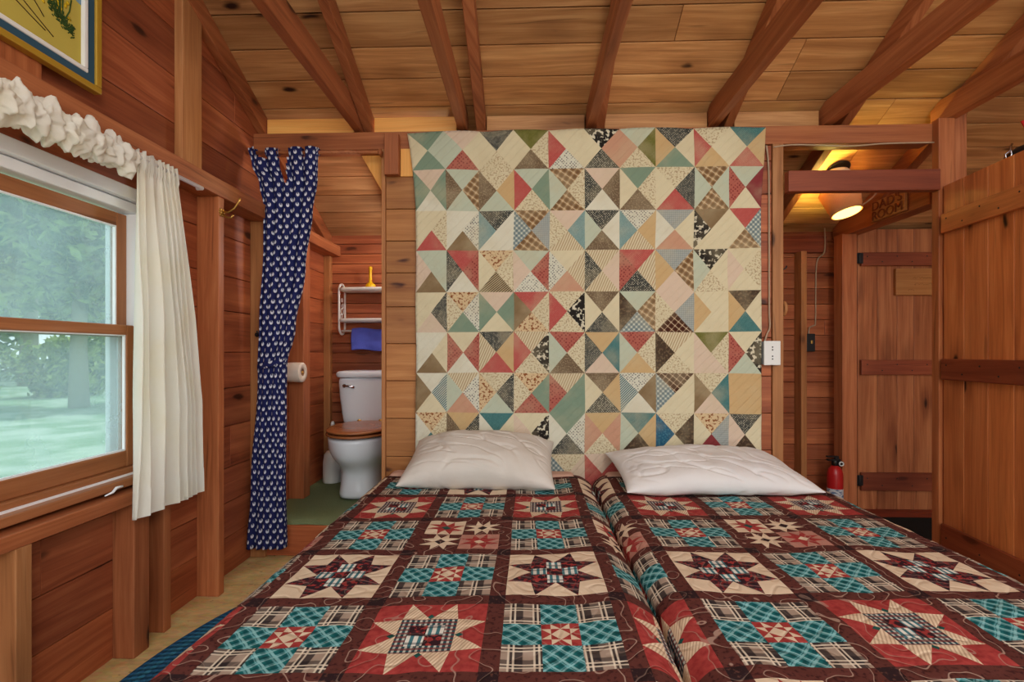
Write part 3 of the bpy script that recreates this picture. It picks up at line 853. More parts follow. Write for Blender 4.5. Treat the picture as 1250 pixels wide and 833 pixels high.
def blockB():
    L = [('red', U)]
    for rot in range(4):
        pts = []
        for (x, y_) in ((.43, .26), (.5, .17), (.57, .26)):
            x, y_ = x - .5, y_ - .5
            for _ in range(rot): x, y_ = -y_, x
            pts.append((x + .5, y_ + .5))
        L.append(('green', pts))
    L += [('creamstripe', p) for p in star8()]
    L += [('tealplaid', rect(.25, .75, .25, .75)), ('redfloral', rect(.25 + .10, .5, .5, .65)), ('whiteteal', rect(.5, .65, .5, .65)),
          ('redfloral', rect(.5, .65, .35, .5)), ('whiteteal', rect(.35, .5, .35, .5))]
    return L
def blockC():
    L = [('cream', U)] + [('starplaid', p) for p in star8()]
    L += [('redfloral', rect(.25, .75, .25, .75))]
    for (i, j) in ((0, 1), (1, 2), (2, 1), (1, 0)):
        L.append(('whiteteal', rect(.25 + i / 6, .25 + (i + 1) / 6, .25 + j / 6, .25 + (j + 1) / 6)))
    return L
def blockD():
    return sub(small_star('cream', 'red', 'green'), 0, .5, .5) + sub(small_star('brown', 'cream', 'darkbrown'), .5, .5, .5) + \
        sub(small_star('brown', 'cream', 'darkbrown'), 0, 0, .5) + sub(small_star('pink', 'red', 'cream'), .5, 0, .5)
BL = {k: compose(f()) for k, f in (('A', blockA), ('B', blockB), ('C', blockC), ('D', blockD))}
PITCH, SASH = .291, .040
rowtype = {-1: 'D', 0: 'B', 1: 'C', 2: 'D', 3: 'B', 4: 'C', -2: 'B', -3: 'C', -4: 'D'}
# cross-section by arc length: u = x on the left bed; a fold swallows cloth between the beds
ZT = .463
FX, SLOT = .311, .043
def dip(x):
    dx = x - FX; d = abs(dx)
    e = ZT + .006 * math.exp(-((d - .11) / .06) ** 2)
    w_ = .085 if dx < 0 else .055
    k = max(0, 1 - d / w_)
    return e - .045 * k ** 1.7 - SLOT * max(0, 1 - d / .007) ** .5
prof = []
def edge(xe, sgn, zt=ZT):
    pts = []
    r = .072
    for k in range(1, 9):
        a = PI / 2 * k / 8; pts.append((xe - sgn * r + sgn * r * math.sin(a), zt - r + r * math.cos(a)))
    pts.append((xe + sgn * .006, .28)); pts.append((xe + sgn * .014, .16))
    return pts
left = edge(-.742, -1)[::-1]; right = edge(1.352, 1)
mid_ = []
x = -.690
while x < 1.280:
    mid_.append((x, dip(x))); x += .0012 if abs(x - FX) < .012 else .006 if abs(x - FX) < .16 else .02
prof = left + mid_ + right
acc = [0]
for p, q in zip(prof, prof[1:]): acc.append(acc[-1] + math.hypot(q[0] - p[0], q[1] - p[1]))
i0 = min(range(len(prof)), key=lambda i: abs(prof[i][0] + .4) + abs(prof[i][1] - ZT))
off = prof[i0][0] - acc[i0]
acc = [a + off for a in acc]             # now u == x around x = -0.4
import bisect
def sect(u):
    i = max(0, min(len(acc) - 2, bisect.bisect_right(acc, u) - 1)); k = (u - acc[i]) / (acc[i + 1] - acc[i])
    p, q = prof[i], prof[i + 1]; return p[0] + (q[0] - p[0]) * k, p[1] + (q[1] - p[1]) * k
UMIN, UMAX = acc[0], acc[-1]
VMIN, VMAX = .32, 2.425
def q3(u, v):
    x, z = sect(u)
    y = v + .048 * (u - .1) * min(1, max(0, (2.45 - v) / .5))
    if v < .62:                         # falls over the foot
        d = .62 - v; r = .06; L = r * PI / 2
        if d < L: a = d / r; y = .62 - r * math.sin(a); z -= r * (1 - math.cos(a))
        else: y = .62 - r; z -= r + (d - L)
        z = max(z, .1)
    top = max(0, min(1, (z - .3) / .12))
    z += top * (.0055 * noise.noise((u * 5, v * 5, 1)) + .0035 * noise.noise((u * 17, v * 17, 4)))
    if v > 2.36: z -= .010 * ((v - 2.36) / .065) ** 2
    x += .006 * noise.noise((u * 2, v * 3.1, 8)) * (1 if abs(x - FX) < .3 else .6)
    y += .006 * noise.noise((u * 2.3, v * 2, 5))
    return (x, y, z)
cells_v = .032
near = [a for a, p in zip(acc, prof) if abs(p[0] - FX) < .10]
breaks = [UMIN + .021 * k for k in range(int((UMAX - UMIN) / .021) + 1)]
breaks = sorted([b for b in breaks if not near[0] - .01 < b < near[-1] + .01] + near + [UMAX])
mb = MB()
def lay(mname, poly):
    """poly in (u,v): cut on the cell grid and lay on the beds"""
    us = [p[0] for p in poly]; vs = [p[1] for p in poly]
    a0, a1 = max(UMIN, min(us)), min(UMAX, max(us)); b0, b1 = max(VMIN, min(vs)), min(VMAX, max(vs))
    if a1 <= a0 or b1 <= b0: return
    for i in range(max(0, bisect.bisect_right(breaks, a0) - 1), min(len(breaks) - 1, bisect.bisect_left(breaks, a1))):
        P = clip(poly, -1, 0, -breaks[i]); P = clip(P, 1, 0, breaks[i + 1]) if len(P) > 2 else P
        if len(P) < 3: continue
        for j in range(math.floor(b0 / cells_v), math.floor(b1 / cells_v) + 1):
            Q = clip(P, 0, -1, -max(j * cells_v, VMIN)); Q = clip(Q, 0, 1, min((j + 1) * cells_v, VMAX)) if len(Q) > 2 else Q
            if len(Q) < 3 or abs(area2(Q)) < 5e-8: continue
            mb.face([q3(*p) for p in Q], [p for p in Q], (1, 1, 1), QI[mname], True)
V0, U0 = .918, -.221 - .291 * 1.5     # sash lines: u = U0 + k*PITCH - SASH/2
HS = SASH / 2
for k in range(-3, 9):
    for r in range(-3, 6):
        a = U0 + k * PITCH; b = V0 + r * PITCH
        bt = rowtype.get(r, 'A')
        if (k + r) % 2 == 0: bt = 'A'
        w_ = PITCH - SASH
        for m_, p in BL[bt]: lay(m_, [(a + HS + x * w_, b + HS + y_ * w_) for x, y_ in p])
        lay('brown', rect(a + HS, a + PITCH - HS, b - HS, b + HS)); lay('brown', rect(a - HS, a + HS, b + HS, b + PITCH - HS))
        lay('darkbrown', rect(a - HS, a + HS, b - HS, b + HS))
cov = mb.build('bed_coverlet', QM, weld=True)
tag(cov, 'brown, teal and red star patchwork coverlet spread over the twin beds', 'quilt')
# piped edge along the head end
mb = MB(); mb.tube([(q3(UMIN + (UMAX - UMIN) * k / 160, VMAX)[0], VMAX + .001, q3(UMIN + (UMAX - UMIN) * k / 160, VMAX)[2]) for k in range(161)], .006, 6)
mb.build('binding', QM[QI['brown']], cov)

# ------------------------------------------------------------------ pillows
def pillow(name, mat, label, L, W, H, loc, rot, seed, sag=.0):
    def half(sg):
        def f(a, b):
            s_, t_ = a * 2 - 1, b * 2 - 1
            e = max(0, 1 - abs(s_) ** 3.2) ** .55 * max(0, 1 - abs(t_) ** 2.6) ** .55
            pin = 1 - .07 * (1 - abs(s_) ** 2) * abs(t_) ** 3
            x = s_ * L / 2 * (1 - .05 * (1 - t_ * t_) * abs(s_) ** 4); y = t_ * W / 2 * (1 - .07 * (1 - s_ * s_) * abs(t_) ** 4) * pin
            z = sg * H / 2 * e
            q = Vector((x * 5, y * 5, sg * 2 + seed))
            z += e * (.016 * noise.noise(q) + .009 * noise.noise(q * 2.3 + Vector((3, 0, 0))))
            rid = abs(noise.noise(Vector((x * 4 + y * 7, y * 4 - x * 3, seed * 1.7 + 4))))
            z -= sg * .011 * max(0, .10 - rid) / .10 * min(1, e * 1.3) * (.4 + .6 * abs(t_))
            rd2 = abs(noise.noise(Vector((x * 6 + y * 13, y * 6 - x * 4, seed * 2.9 + 1))))
            z -= sg * .006 * max(0, .09 - rd2) / .09 * min(1, e * 1.2)
            z -= sag * s_ * s_ * .5
            return (x, y, z)
        return f
    mb = MB()
    mb.grid(half(1), 110, 80, lambda a, b: (a * L, b * W)); 
    g2 = half(-1); mb.grid(lambda a, b: g2(1 - a, b), 110, 80, lambda a, b: (a * L, b * W))
    o = mb.build(name, mat, weld=True, subsurf=1)
    o.location = loc; o.rotation_euler = rot
    return tag(o, label, 'pillow')
pillow('pillow', M['pillowA'], 'plump cream satin pillow leaning on the wall quilt, left bed', .70, .42, .20, (-.225, 2.30, .572), (math.radians(18), 0, math.radians(-2)), 3.1, .05)
pillow('pillow', M['pillowB'], 'flatter white cotton pillow at the head of the right bed', .82, .48, .15, (.80, 2.265, .539), (math.radians(8), 0, math.radians(2)), 8.4, .02)

# ------------------------------------------------------------------ hanging patchwork quilt
def patch(name, base, kind='solid', c2=(0, 0, 0), per=.012, rot=0.0):
    s = S('patch_' + name, .92, .08); uv = s.uv()
    b = rgb(*base); d = rgb(*c2)
    if kind == 'solid': c = b
    elif kind == 'dots':
        c = s.mix(s.step(s.voro(s.map(uv, (1 / per,) * 3, PI / 4), 1, .35), .36, .24), b, d)
    elif kind == 'print':
        c = s.mix(s.step(s.noise(uv, 1 / per, 2), .52, .60), b, d)
    elif kind == 'stripe':
        x = s.sep(s.map(uv, (1, 1, 1), rot)); c = s.mix(stripes(s, x[0], per, .42, .1), b, d)
    elif kind == 'plaid':
        x = s.sep(s.map(uv, (1, 1, 1), rot)); c = b
        for i in (0, 1):
            c = s.mix(s.m('MULTIPLY', stripes(s, x[i], per, .4, .1), .55), c, d)
            c = s.mix(s.m('MULTIPLY', stripes(s, s.m('ADD', x[i], per * .5), per, .08, .05), .7), c, rgb(224, 206, 176))
    elif kind == 'check':
        x = s.sep(s.map(uv, (1, 1, 1), rot)); c = b
        for i in (0, 1): c = s.mix(s.m('MULTIPLY', stripes(s, x[i], per, .5, .06), .55), c, d)
    age = s.noise(uv, 6, 4)
    c = s.mix(s.m('MULTIPLY', s.step(age, .42, .75), .36), c, rgb(210, 194, 160))
    c = s.mix(1.0, c, (.86, .86, .82, 1), 'MULTIPLY')
    s.col(c)
    x = s.sep(s.map(uv, (1, 1, 1), PI / 4)); q1 = s.m('ABSOLUTE', s.m('SUBTRACT', s.m('FRACT', s.m('MULTIPLY', x[0], 28)), .5))
    s.bump(s.m('ADD', s.m('MULTIPLY', s.step(q1, .0, .2), .22), s.noise(uv, 20, 4)), .85, .009)
    return s.mat
cr = (228, 216, 184)
PT = {
 'c': patch('cream', cr), 'w': patch('offwhite', (230, 226, 208)), 's': patch('pale_sage', (198, 206, 186)), 'g': patch('sage', (134, 156, 136)),
 'o': patch('olive', (108, 108, 48), 'dots', (134, 132, 70), .006), 't': patch('teal', (76, 124, 126), 'dots', (98, 146, 146), .007), 'B': patch('blue', (50, 100, 130), 'print', (74, 126, 150), .01),
 'b': patch('dusty_blue', (130, 160, 160), 'dots', (156, 182, 178), .006), 'k': patch('charcoal_dot', (70, 72, 70), 'dots', (196, 190, 170), .0085),
 'K': patch('black_white', (46, 42, 40), 'print', (226, 218, 196), .022), 'n': patch('brown_print', (120, 100, 80), 'print', (156, 136, 110), .007),
 'N': patch('taupe', (142, 118, 88)), 'r': patch('rose', (190, 90, 86), 'dots', (204, 112, 104), .008), 'R': patch('red_dot', (184, 104, 92), 'dots', (140, 60, 60), .014),
 'p': patch('salmon', (208, 158, 132)), 'P': patch('pale_pink', (226, 202, 182)), 'y': patch('tan', (212, 178, 130)), 'f': patch('cream_floral', (226, 214, 182), 'print', (186, 164, 134), .009),
 'd': patch('white_dot', (224, 222, 206), 'dots', (116, 112, 112), .0115), 'h': patch('brown_plaid', (186, 148, 104), 'plaid', (96, 66, 46), .03, .6), 'H': patch('blue_gingham', (214, 218, 206), 'check', (58, 96, 116), .018, .78),
 'F': patch('rust_floral', (224, 196, 156), 'print', (146, 84, 46), .013), 'v': patch('burgundy', (142, 62, 66)), 'l': patch('cream_stripe', (228, 216, 186), 'stripe', (192, 168, 134), .012, .4),
 'q': patch('grey_check', (196, 198, 192), 'check', (128, 140, 144), .007), 'e': patch('dark_brown', (82, 66, 54), 'print', (116, 96, 76), .012), 'S': patch('dark_stripe', (196, 176, 140), 'stripe', (72, 62, 50), .009, .9),
 'u': patch('blue_stripe', (206, 210, 194), 'stripe', (62, 108, 124), .009, .8), 'E': patch('dark_plaid', (112, 66, 46), 'plaid', (60, 36, 30), .026, .7),
}
PK = list(PT); PIX = {k: i for i, k in enumerate(PK)}
# each block: top right bottom left
WQ = [
 'gsgc PcRs kcfc ofnc ccdr Kpkc sofp kcgy fcyr tyrc',
 'Pgwg shsn fysn sgfr hfhs Pnwk gfnc fkrc hshs svcR',
 'cfrc wdNw kwwb hqhH Pblf kwns dylb qcpw NccK rHhc',
 'ssNP rRwk FfSc sRdP clpd lPlk rlkR qhPy Kcfs cfcP',
 'ckPc Fdgf Pgcg rfFN fKfr nckc shHe PqEf cccy ecty',
 'wcNw cRwR kyrl lKfr Rfns ytPk Rfys lcfe ofPP cKsR',
 'wucN ldps fksF FgRf lggR nykc dNwu EccH ftPN yyyy',
 'Fftw ykNn tcFw cKfP gdkw ypfp tyes fecB Fqvc kceP',
 'flff wcyc FcPc Fcfc fPcH PrRr kdlt bcfR ycts ferc',
 'cfbN rcyk fsPw kcfl gwRc tfyl nPcs wgFc dcps gcNf',
]
mb = MB()
QL, QR, QT, QB = -.583, 1.176, 2.205, .445
colx = [-.583, -.422, -.254, -.075, .106, .287, .466, .647, .840, 1.012, 1.176]
def wq3(u, v):
    """u,v in metres from the nominal left bottom"""
    x, z = u, v
    top = max(0, (z - 1.8) / .4)
    if u < -.3: x -= .045 * top ** 1.5 * (-.3 - u) / .28
    if u > .9: x += .026 * top ** 1.4 * (u - .9) / .27
    x += .007 * noise.noise((u * 3, v * 3, 0)); z += .007 * noise.noise((u * 3, v * 3, 7)) + .008 * top * abs(math.sin((u + .58) * 9))
    y = YW - .022 + .010 * noise.noise((u * 2.2, v * 1.4, 2)) + .006 * noise.noise((u * 7, v * 7, 3)) - .012 * max(0, 1 - (v - .44) / .5)
    return (x, y, z)
cell = .03
def wlay(k, poly):
    us = [p[0] for p in poly]; vs = [p[1] for p in poly]
    for i in range(math.floor(min(us) / cell), math.floor(max(us) / cell) + 1):
        P = clip(poly, -1, 0, -i * cell); P = clip(P, 1, 0, (i + 1) * cell) if len(P) > 2 else P
        if len(P) < 3: continue
        for j in range(math.floor(min(vs) / cell), math.floor(max(vs) / cell) + 1):
            Q = clip(P, 0, -1, -j * cell); Q = clip(Q, 0, 1, (j + 1) * cell) if len(Q) > 2 else Q
            if len(Q) < 3 or abs(area2(Q)) < 1e-7: continue
            mb.face([wq3(*p) for p in Q], list(Q), (1, 1, 1), PIX[k], True)
rowz = [2.205, 2.008, 1.796, 1.592, 1.379, 1.175, .962, .757, .553, .35, .15]
for r, row in enumerate(WQ):
    for c_, blk in enumerate(row.split()):
        a, b = colx[c_], colx[c_ + 1]; t1, t0 = rowz[r], rowz[r + 1]
        m_ = ((a + b) / 2, (t0 + t1) / 2)
        cs = [(a, t1), (b, t1), (b, t0), (a, t0)]
        for k, (p, q) in zip(blk, ((cs[0], cs[1]), (cs[1], cs[2]), (cs[2], cs[3]), (cs[3], cs[0]))): wlay(k, ccw([p, q, m_]))
hq = mb.build('hanging_quilt', [PT[k] for k in PK], weld=True, solid=.008)
tag(hq, 'faded triangle patchwork quilt hanging on the wall above the beds', 'quilt')

# ------------------------------------------------------------------ toilet
def sup(cx_, cy_, rx_, ry_, z, n=40, p=2.0, egg=0.0):
    q = []
    for k in range(n):
        a = 2 * PI * k / n; c_, s_ = math.cos(a), math.sin(a)
        x = rx_ * math.copysign(abs(c_) ** (2 / p), c_); y = ry_ * math.copysign(abs(s_) ** (2 / p), s_)
        x *= 1 - egg * (-s_ if s_ < 0 else 0) * .5
        q.append((cx_ + x, cy_ + y, z))
    return q
t = thing('toilet', 'white porcelain toilet with brown wooden seat on the green carpet', 'toilet', (-1.045, 3.05, FB), math.radians(4))
mb = MB()
mb.loft([sup(0, .09, .134, .262, 0, p=3), sup(0, .09, .130, .256, .03, p=3), sup(0, .09, .122, .245, .10, p=2.8), sup(0, .085, .119, .236, .16, p=2.6), sup(0, .06, .128, .24, .20, p=2.3),
         sup(0, .02, .158, .262, .24), sup(0, -.005, .180, .266, .29), sup(0, -.015, .186, .262, .345), sup(0, -.015, .190, .262, .375), sup(0, -.015, .186, .258, .386)])
for sx in (-1, 1): mb.tube([(sx * .10, .20, .27), (sx * .125, .08, .20), (sx * .122, .14, .10), (sx * .12, .25, .07)], [.03, .045, .045, .03], 12)
mb.build('bowl', M['porcelain'], t, subsurf=1)
mb = MB(); mb.loft([sup(0, .30, .17, .115, .30, p=4), sup(0, .30, .18, .12, .34, p=4), sup(0, .30, .19, .12, .395, p=4)]); mb.build('tank_shelf', M['porcelain'], t, subsurf=1)
mb = MB(); mb.loft([sup(0, .30, .178, .085, .385, p=5), sup(0, .30, .19, .09, .40, p=5), sup(0, .295, .215, .098, .60, p=5), sup(0, .295, .222, .10, .715, p=5), sup(0, .295, .215, .095, .718, p=5)]); mb.build('tank', M['porcelain'], t, subsurf=1)
mb = MB(); mb.loft([sup(0, .295, .225, .104, .716, p=5), sup(0, .295, .235, .11, .722, p=5), sup(0, .295, .237, .112, .748, p=5), sup(0, .295, .228, .105, .762, p=5), sup(0, .295, .17, .06, .767, p=4)]); mb.build('tank_lid', M['porcelain'], t, subsurf=1)
mb = MB(); mb.lathe([(.012, 0), (.012, -.012)], (-.165, .2, .665), 12, 'y'); mb.tube([(-.165, .185, .665), (-.14, .18, .664), (-.095, .18, .655)], [.007, .007, .009], 8); mb.build('flush_lever', M['chrome'], t)
mb = MB(); mb.loft([sup(0, -.03, .183, .25, .388), sup(0, -.03, .195, .262, .392), sup(0, -.03, .197, .264, .402), sup(0, -.03, .190, .257, .409)]); mb.build('seat', M['seat'], t, subsurf=1)
mb = MB(); mb.loft([sup(0, -.03, .182, .245, .411), sup(0, -.03, .194, .260, .415), sup(0, -.03, .195, .262, .425), sup(0, -.03, .185, .25, .433), sup(0, -.03, .13, .18, .438), sup(0, -.03, .05, .06, .439)]); mb.build('seat_lid', M['seat'], t, subsurf=1)
for sx in (-1, 1):
    mb = MB(); mb.lathe([(.014, 0), (.014, .04), (.006, .046)], (sx * .07, .205, .395), 12); mb.build('hinge', M['brass'], t)

# brush in holder
t = thing('toilet_brush', 'white toilet brush standing in its domed holder left of the toilet', 'toilet brush', (-1.345, 3.335, FB))
mb = MB(); mb.lathe([(.062, 0), (.064, .01), (.062, .14), (.056, .185), (.038, .212), (.016, .22)], n=28); mb.build('holder', M['plastic'], t)
mb = MB(); mb.lathe([(.008, .215), (.008, .33), (.013, .345), (.014, .40), (.008, .415)], n=14); mb.build('handle', M['plastic'], t)
# toilet roll
t = thing('toilet_roll', 'white toilet paper roll on the bathroom stud', 'toilet paper', (-1.422, 2.866, .95), 0)
def roll_prof(): return [(.022, 0), (.057, 0), (.0585, .004), (.0585, .084), (.057, .088), (.022, .088)]
mb = MB(); mb.lathe(roll_prof() + [(.022, 0)], (0, 0, 0), 32, 'x'); mb.build('paper', M['paper'], t)
mb = MB(); mb.lathe([(.0235, .001), (.0235, .087), (.0185, .087), (.0185, .001), (.0235, .001)], n=20, axis='x'); mb.build('core', plain('cardboard', rgb(150, 116, 84), .9), t)
mb = MB(); mb.tube([(.092, 0, 0), (-.01, 0, 0), (-.022, .03, 0), (-.022, .062, 0)], .006); mb.lathe([(.02, .06), (.02, .064)], (-.022, 0, 0), 14, 'y'); mb.build('holder', M['brass'], t)

# wall shelf with towel bar
t = thing('wall_shelf', 'white two tier bathroom shelf with towel bar above the toilet', 'shelf', (-1.02, YB, 1.2))
for sx in (-.29, .29):
    lp = []
    for k in range(40):
        a = 2 * PI * k / 40; c_, s_ = math.cos(a), math.sin(a)
        lp.append((sx, -.065 + .055 * c_, .17 + .055 * s_ + (.12 if s_ > 0 else -.12)))
    mb = MB(); mb.tube(lp, .0075, 8, closed=True); fr = mb.build('side_frame', M['plastic'], t)
    mb = MB()
    for (yy, zz, rr) in ((-.065, .155, .022), (-.05, .195, .016), (-.08, .12, .016), (-.065, .235, .012)):
        mb.tube([(sx, yy + rr * math.cos(2 * PI * k / 16), zz + rr * math.sin(2 * PI * k / 16)) for k in range(16)], .003, 6, closed=True)
    mb.build('scroll', M['plastic'], fr)
for z_ in (.30, .085):
    mb = MB(); mb.grid(lambda a, b: (-.28 + .56 * a, -.005 - .13 * b - .01 * math.sin(PI * a), z_ + (.012 if b > .95 else 0)), 20, 8); mb.build('shelf_board', M['plastic'], t, solid=.016)
mb = MB(); mb.tube([(-.29, -.075, .018), (.29, -.075, .018)], .007, 8); mb.build('towel_bar', M['plastic'], t)
t = thing('bottle', 'yellow long necked bottle on the top tier of the white shelf', 'bottle', (-1.105, YB - .075, 1.509))
mb = MB(); mb.lathe([(.03, 0), (.036, .008), (.034, .03), (.016, .048), (.011, .055), (.010, .135), (.011, .137)], n=20); mb.build('body', M['yellow'], t)
mb = MB(); mb.lathe([(.013, .137), (.013, .155), (.009, .16)], n=16); mb.build('cap', M['yellow'], t)
def towel(a, b):
    L = .30; d = b * L; x = -1.235 + .36 * a + .006 * noise.noise((a * 3, b * 3, 0))
    half = .135; yb = YB - .075
    if d < half: z = 1.218 - (half - d); y = yb + .012
    elif d < half + .025: k = (d - half) / .025 * PI; z = 1.218 + .012 * math.sin(k); y = yb + .012 * math.cos(k)
    else: z = 1.218 - (d - half - .025) * .95; y = yb - .012 - .004 * math.sin(a * 14) - .006 * noise.noise((a * 4, b * 6, 2))
    return (x, y, z + .006 * math.sin(a * 9))
mb = MB(); mb.grid(towel, 50, 60); tag(mb.build('towel', M['towel'], solid=.012), 'blue terry towel folded over the bar of the white shelf', 'towel')

# ------------------------------------------------------------------ hall things
# big plank door standing open on the right
def plank_door(name, label, W, H, mat, loc, rz, battens, plank, face):
    """leaf in local x (0..W from the hinge), battens on local -y"""
    r = bpy.data.objects.new(name, None); C.objects.link(r); r.location = loc; r.rotation_euler = (0, 0, rz)
    tag(r, label, kind='structure')
    mb = MB(); x = 0
    while x < W - .01:
        w_ = min(random.uniform(*plank), W - x)
        if W - x - w_ < .05: w_ = W - x
        mb.prism(rect(x, x + w_ - .0015, 0, H), (0, 0, 0), X_, Z_, Y_, .022, 1, spread=.1); x += w_
    mb.build('panel', M[mat], r, bevel=.003)
    for (za, zb) in battens:
        mb = MB(); 
        mb.box(.012, W - .01, -.022, -.0005, za, zb); b_ = mb.build('batten', M['batten'] if face != 'big' or za < 1 else M['door'], r, bevel=.004)
        mb = MB()
        for k in range(8): mb.lathe([(.0045, -.0225), (.003, -.024)], (.05 + k * (W - .1) / 7, 0, za + (zb - za) * (.3 if k % 2 else .7)), 8, 'y')
        mb.build('nail_heads', M['black'], b_)
    return r
d1 = plank_door('door_1', 'large orange plank door standing open at the right of the beds', .80, 1.86, 'door', (2.050, 2.498, .03), -math.radians(90 + 5.8), [(.0, .197), (.905, 1.007), (1.623, 1.717)], (.12, .16), 'big')
for z_ in (.95, 1.67):
    mb = MB(); mb.lathe([(.008, z_ - .04), (.008, z_ + .04)], (-.004, .03, 0), 10); mb.build('hinge', M['black'], d1)
d2 = plank_door('door_2', 'far plank door with dark battens and black hinges in the hall', .78, 1.885, 'door2', (2.215, 3.385, .012), 0, [(.13, .25), (.905, 1.005), (1.635, 1.725)], (.10, .15), 'far')
for z_ in (.20, 1.685):
    mb = MB(); mb.box(-.03, .02, -.028, -.024, z_ - .035, z_ + .035); mb.lathe([(.008, z_ - .036), (.008, z_ + .036)], (-.005, -.028, 0), 10); mb.build('hinge', M['black'], d2, bevel=.002)
LET2 = plain('faded_ink', rgb(132, 92, 56), .8, .1, mottle=.2)
t = thing('notice_board', 'pale wooden plaque with faint writing on the far plank door', 'plaque', (2.45, 3.383, 1.45))
mb = MB(); mb.box(0, .30, -.022, -.001, 0, .178, (1.1, 1.1, 1.0)); mb.build('board', M['pine'], t, bevel=.003)
for row, (x0_, x1_) in enumerate(((.11, .28), (.12, .27), (.08, .12))):
    x_ = x0_; pts = []
    while x_ < x1_: pts.append((x_, -.0222, .115 - row * .042 + random.uniform(-.008, .008))); x_ += random.uniform(.003, .008)
    mb = MB(); mb.tube(pts, .0009, 4); mb.build('lettering', LET2, t)

# carved sign
LET = plain('carved_letter', rgb(132, 72, 44), .7, .2, mottle=.2)
t = thing('carved_sign', "carved wooden DAD'S ROOM sign hung on the hall plate", 'sign', (2.094, 0, 0))
mb = MB(); mb.prism([(-.0, 0), (.265, 0), (.265, .118), (0, .118)], (-.018, 2.785, 1.855), Y_, Z_, X_, .017, 0); mb.build('board', M['pine'], t, bevel=.003)
for i, (txt, z_) in enumerate((("DAD'S", 1.918), ('ROOM', 1.861))):
    cu = bpy.data.curves.new('lettering', 'FONT'); cu.body = txt; cu.size = .074; cu.extrude = .004; cu.offset = -.0005
    to = bpy.data.objects.new('tmp', cu); C.objects.link(to); bpy.context.view_layer.update()
    me = bpy.data.meshes.new_from_object(to.evaluated_get(bpy.context.evaluated_depsgraph_get())); bpy.data.objects.remove(to)
    xs = [v.co.x for v in me.vertices]; k = .235 / (max(xs) - min(xs))
    for v in me.vertices: v.co = Vector((-.020 - v.co.z, 3.035 - (v.co.x - min(xs)) * k, z_ + v.co.y))
    me.materials.clear(); me.materials.append(LET)
    o = bpy.data.objects.new('lettering', me); C.objects.link(o); o.parent = t
for yy in (2.83, 3.0):
    mb = MB(); mb.tube([(-.010, yy, 1.972), (-.012, yy, 1.95)], .0015, 5); mb.build('hanging_nail', M['black'], t)

# lamp
lx, ly = 1.83, 2.97; lz = zc(ly)
def emis(name, c, st_, base):
    s = S(name, .4); s.col(base); s.b.inputs['Emission Color'].default_value = c; s.b.inputs['Emission Strength'].default_value = st_; return s.mat
def shade_mat():
    s = S('orange_lamp_shade', .9, .1); o = s.obj()
    wv = s.m('ADD', s.noise(s.map(o, (60, 60, 400)), 1, 2), s.noise(s.map(o, (400, 400, 40)), 1, 2))
    c = s.mix(s.m('MULTIPLY', wv, .5), rgb(226, 180, 136), rgb(206, 152, 104)); s.col(c)
    t_ = s.n('ShaderNodeBsdfTranslucent'); s.put(t_.inputs[0], c); mx = s.n('ShaderNodeMixShader'); mx.inputs[0].default_value = .12
    L = s.nt.links.new; L(s.b.outputs[0], mx.inputs[1]); L(t_.outputs[0], mx.inputs[2]); L(mx.outputs[0], s.nt.nodes['Material Output'].inputs[0])
    return s.mat
t = thing('ceiling_lamp', 'lit ceiling lamp with tilted orange shade in the hall', 'lamp', (lx, ly, lz))
mb = MB(); mb.lathe([(.058, 0), (.064, -.005), (.056, -.010)], n=28); mb.build('canopy', M['black'], t).rotation_euler = (-math.atan(SL), 0, 0)
mb = MB(); mb.lathe([(.05, -.010), (.066, -.03), (.074, -.075), (.070, -.125), (.048, -.155), (.022, -.168)], n=28); gl_ = mb.build('globe', M['plastic'], t)
mb = MB()
prf = [(.106, 0), (.079, -.15)]
mb.grid(lambda a, b: ((.106 - .028 * b) * math.cos(2 * PI * a), (.106 - .028 * b) * math.sin(2 * PI * a), -.15 * b), 48, 6, lambda a, b: (a * .6, b * .15), wrap=True)
sh = mb.build('lamp_shade', shade_mat(), t, solid=.002); sh.location = (0, -.01, -.135); sh.rotation_euler = (math.radians(-14), math.radians(-9), 0)
mb = MB(); mb.lathe([(.072, -.146), (.072, -.149)], n=36); df = mb.build('lit_diffuser', emis('lit_lamp_opening', rgb(255, 226, 120), 2.2, rgb(255, 240, 190)), sh)
def lamp(name, loc, e, col, r=.03, parent=None):
    l = bpy.data.lights.new(name, 'POINT'); l.energy = e; l.color = col; l.shadow_soft_size = r
    o = bpy.data.objects.new(name, l); C.objects.link(o); o.location = loc; return o
WARM = (1.0, .86, .20)
lamp('hall_lamp_light', (lx - .082, ly - .03, lz - .165), 7, WARM, .02)
lamp('bathroom_lamp_light', (-.56, 2.95, 2.02), 2.2, WARM, .03)

# fire extinguisher
t = thing('fire_extinguisher', 'red fire extinguisher standing by the hall post', 'fire extinguisher', (1.99, 3.26, .012))
mb = MB(); mb.lathe([(.043, 0), (.046, .006), (.046, .265), (.040, .295), (.026, .315), (.018, .322)], n=28); mb.build('cylinder', M['red'], t)
mb = MB(); mb.lathe([(.0464, .06), (.0466, .061), (.0466, .175), (.0464, .176)], n=28)
def lab():
    s = S('extinguisher_label', .5); o = s.obj(); z = s.sep(o); b = s.noise(s.map(o, (40, 40, 90)), 1, 2)
    s.col(s.mix(s.step(b, .52, .56), rgb(206, 210, 214), rgb(110, 130, 160))); return s.mat
mb.build('label', lab(), t)
mb = MB(); mb.lathe([(.017, .32), (.020, .325), (.020, .35), (.012, .362)], n=16); mb.box(-.05, .03, -.012, .012, .352, .364); mb.box(-.055, .02, -.010, .010, .374, .384); mb.box(-.002, .02, -.01, .01, .36, .376); vl = mb.build('valve_head', M['black'], t, bevel=.002)
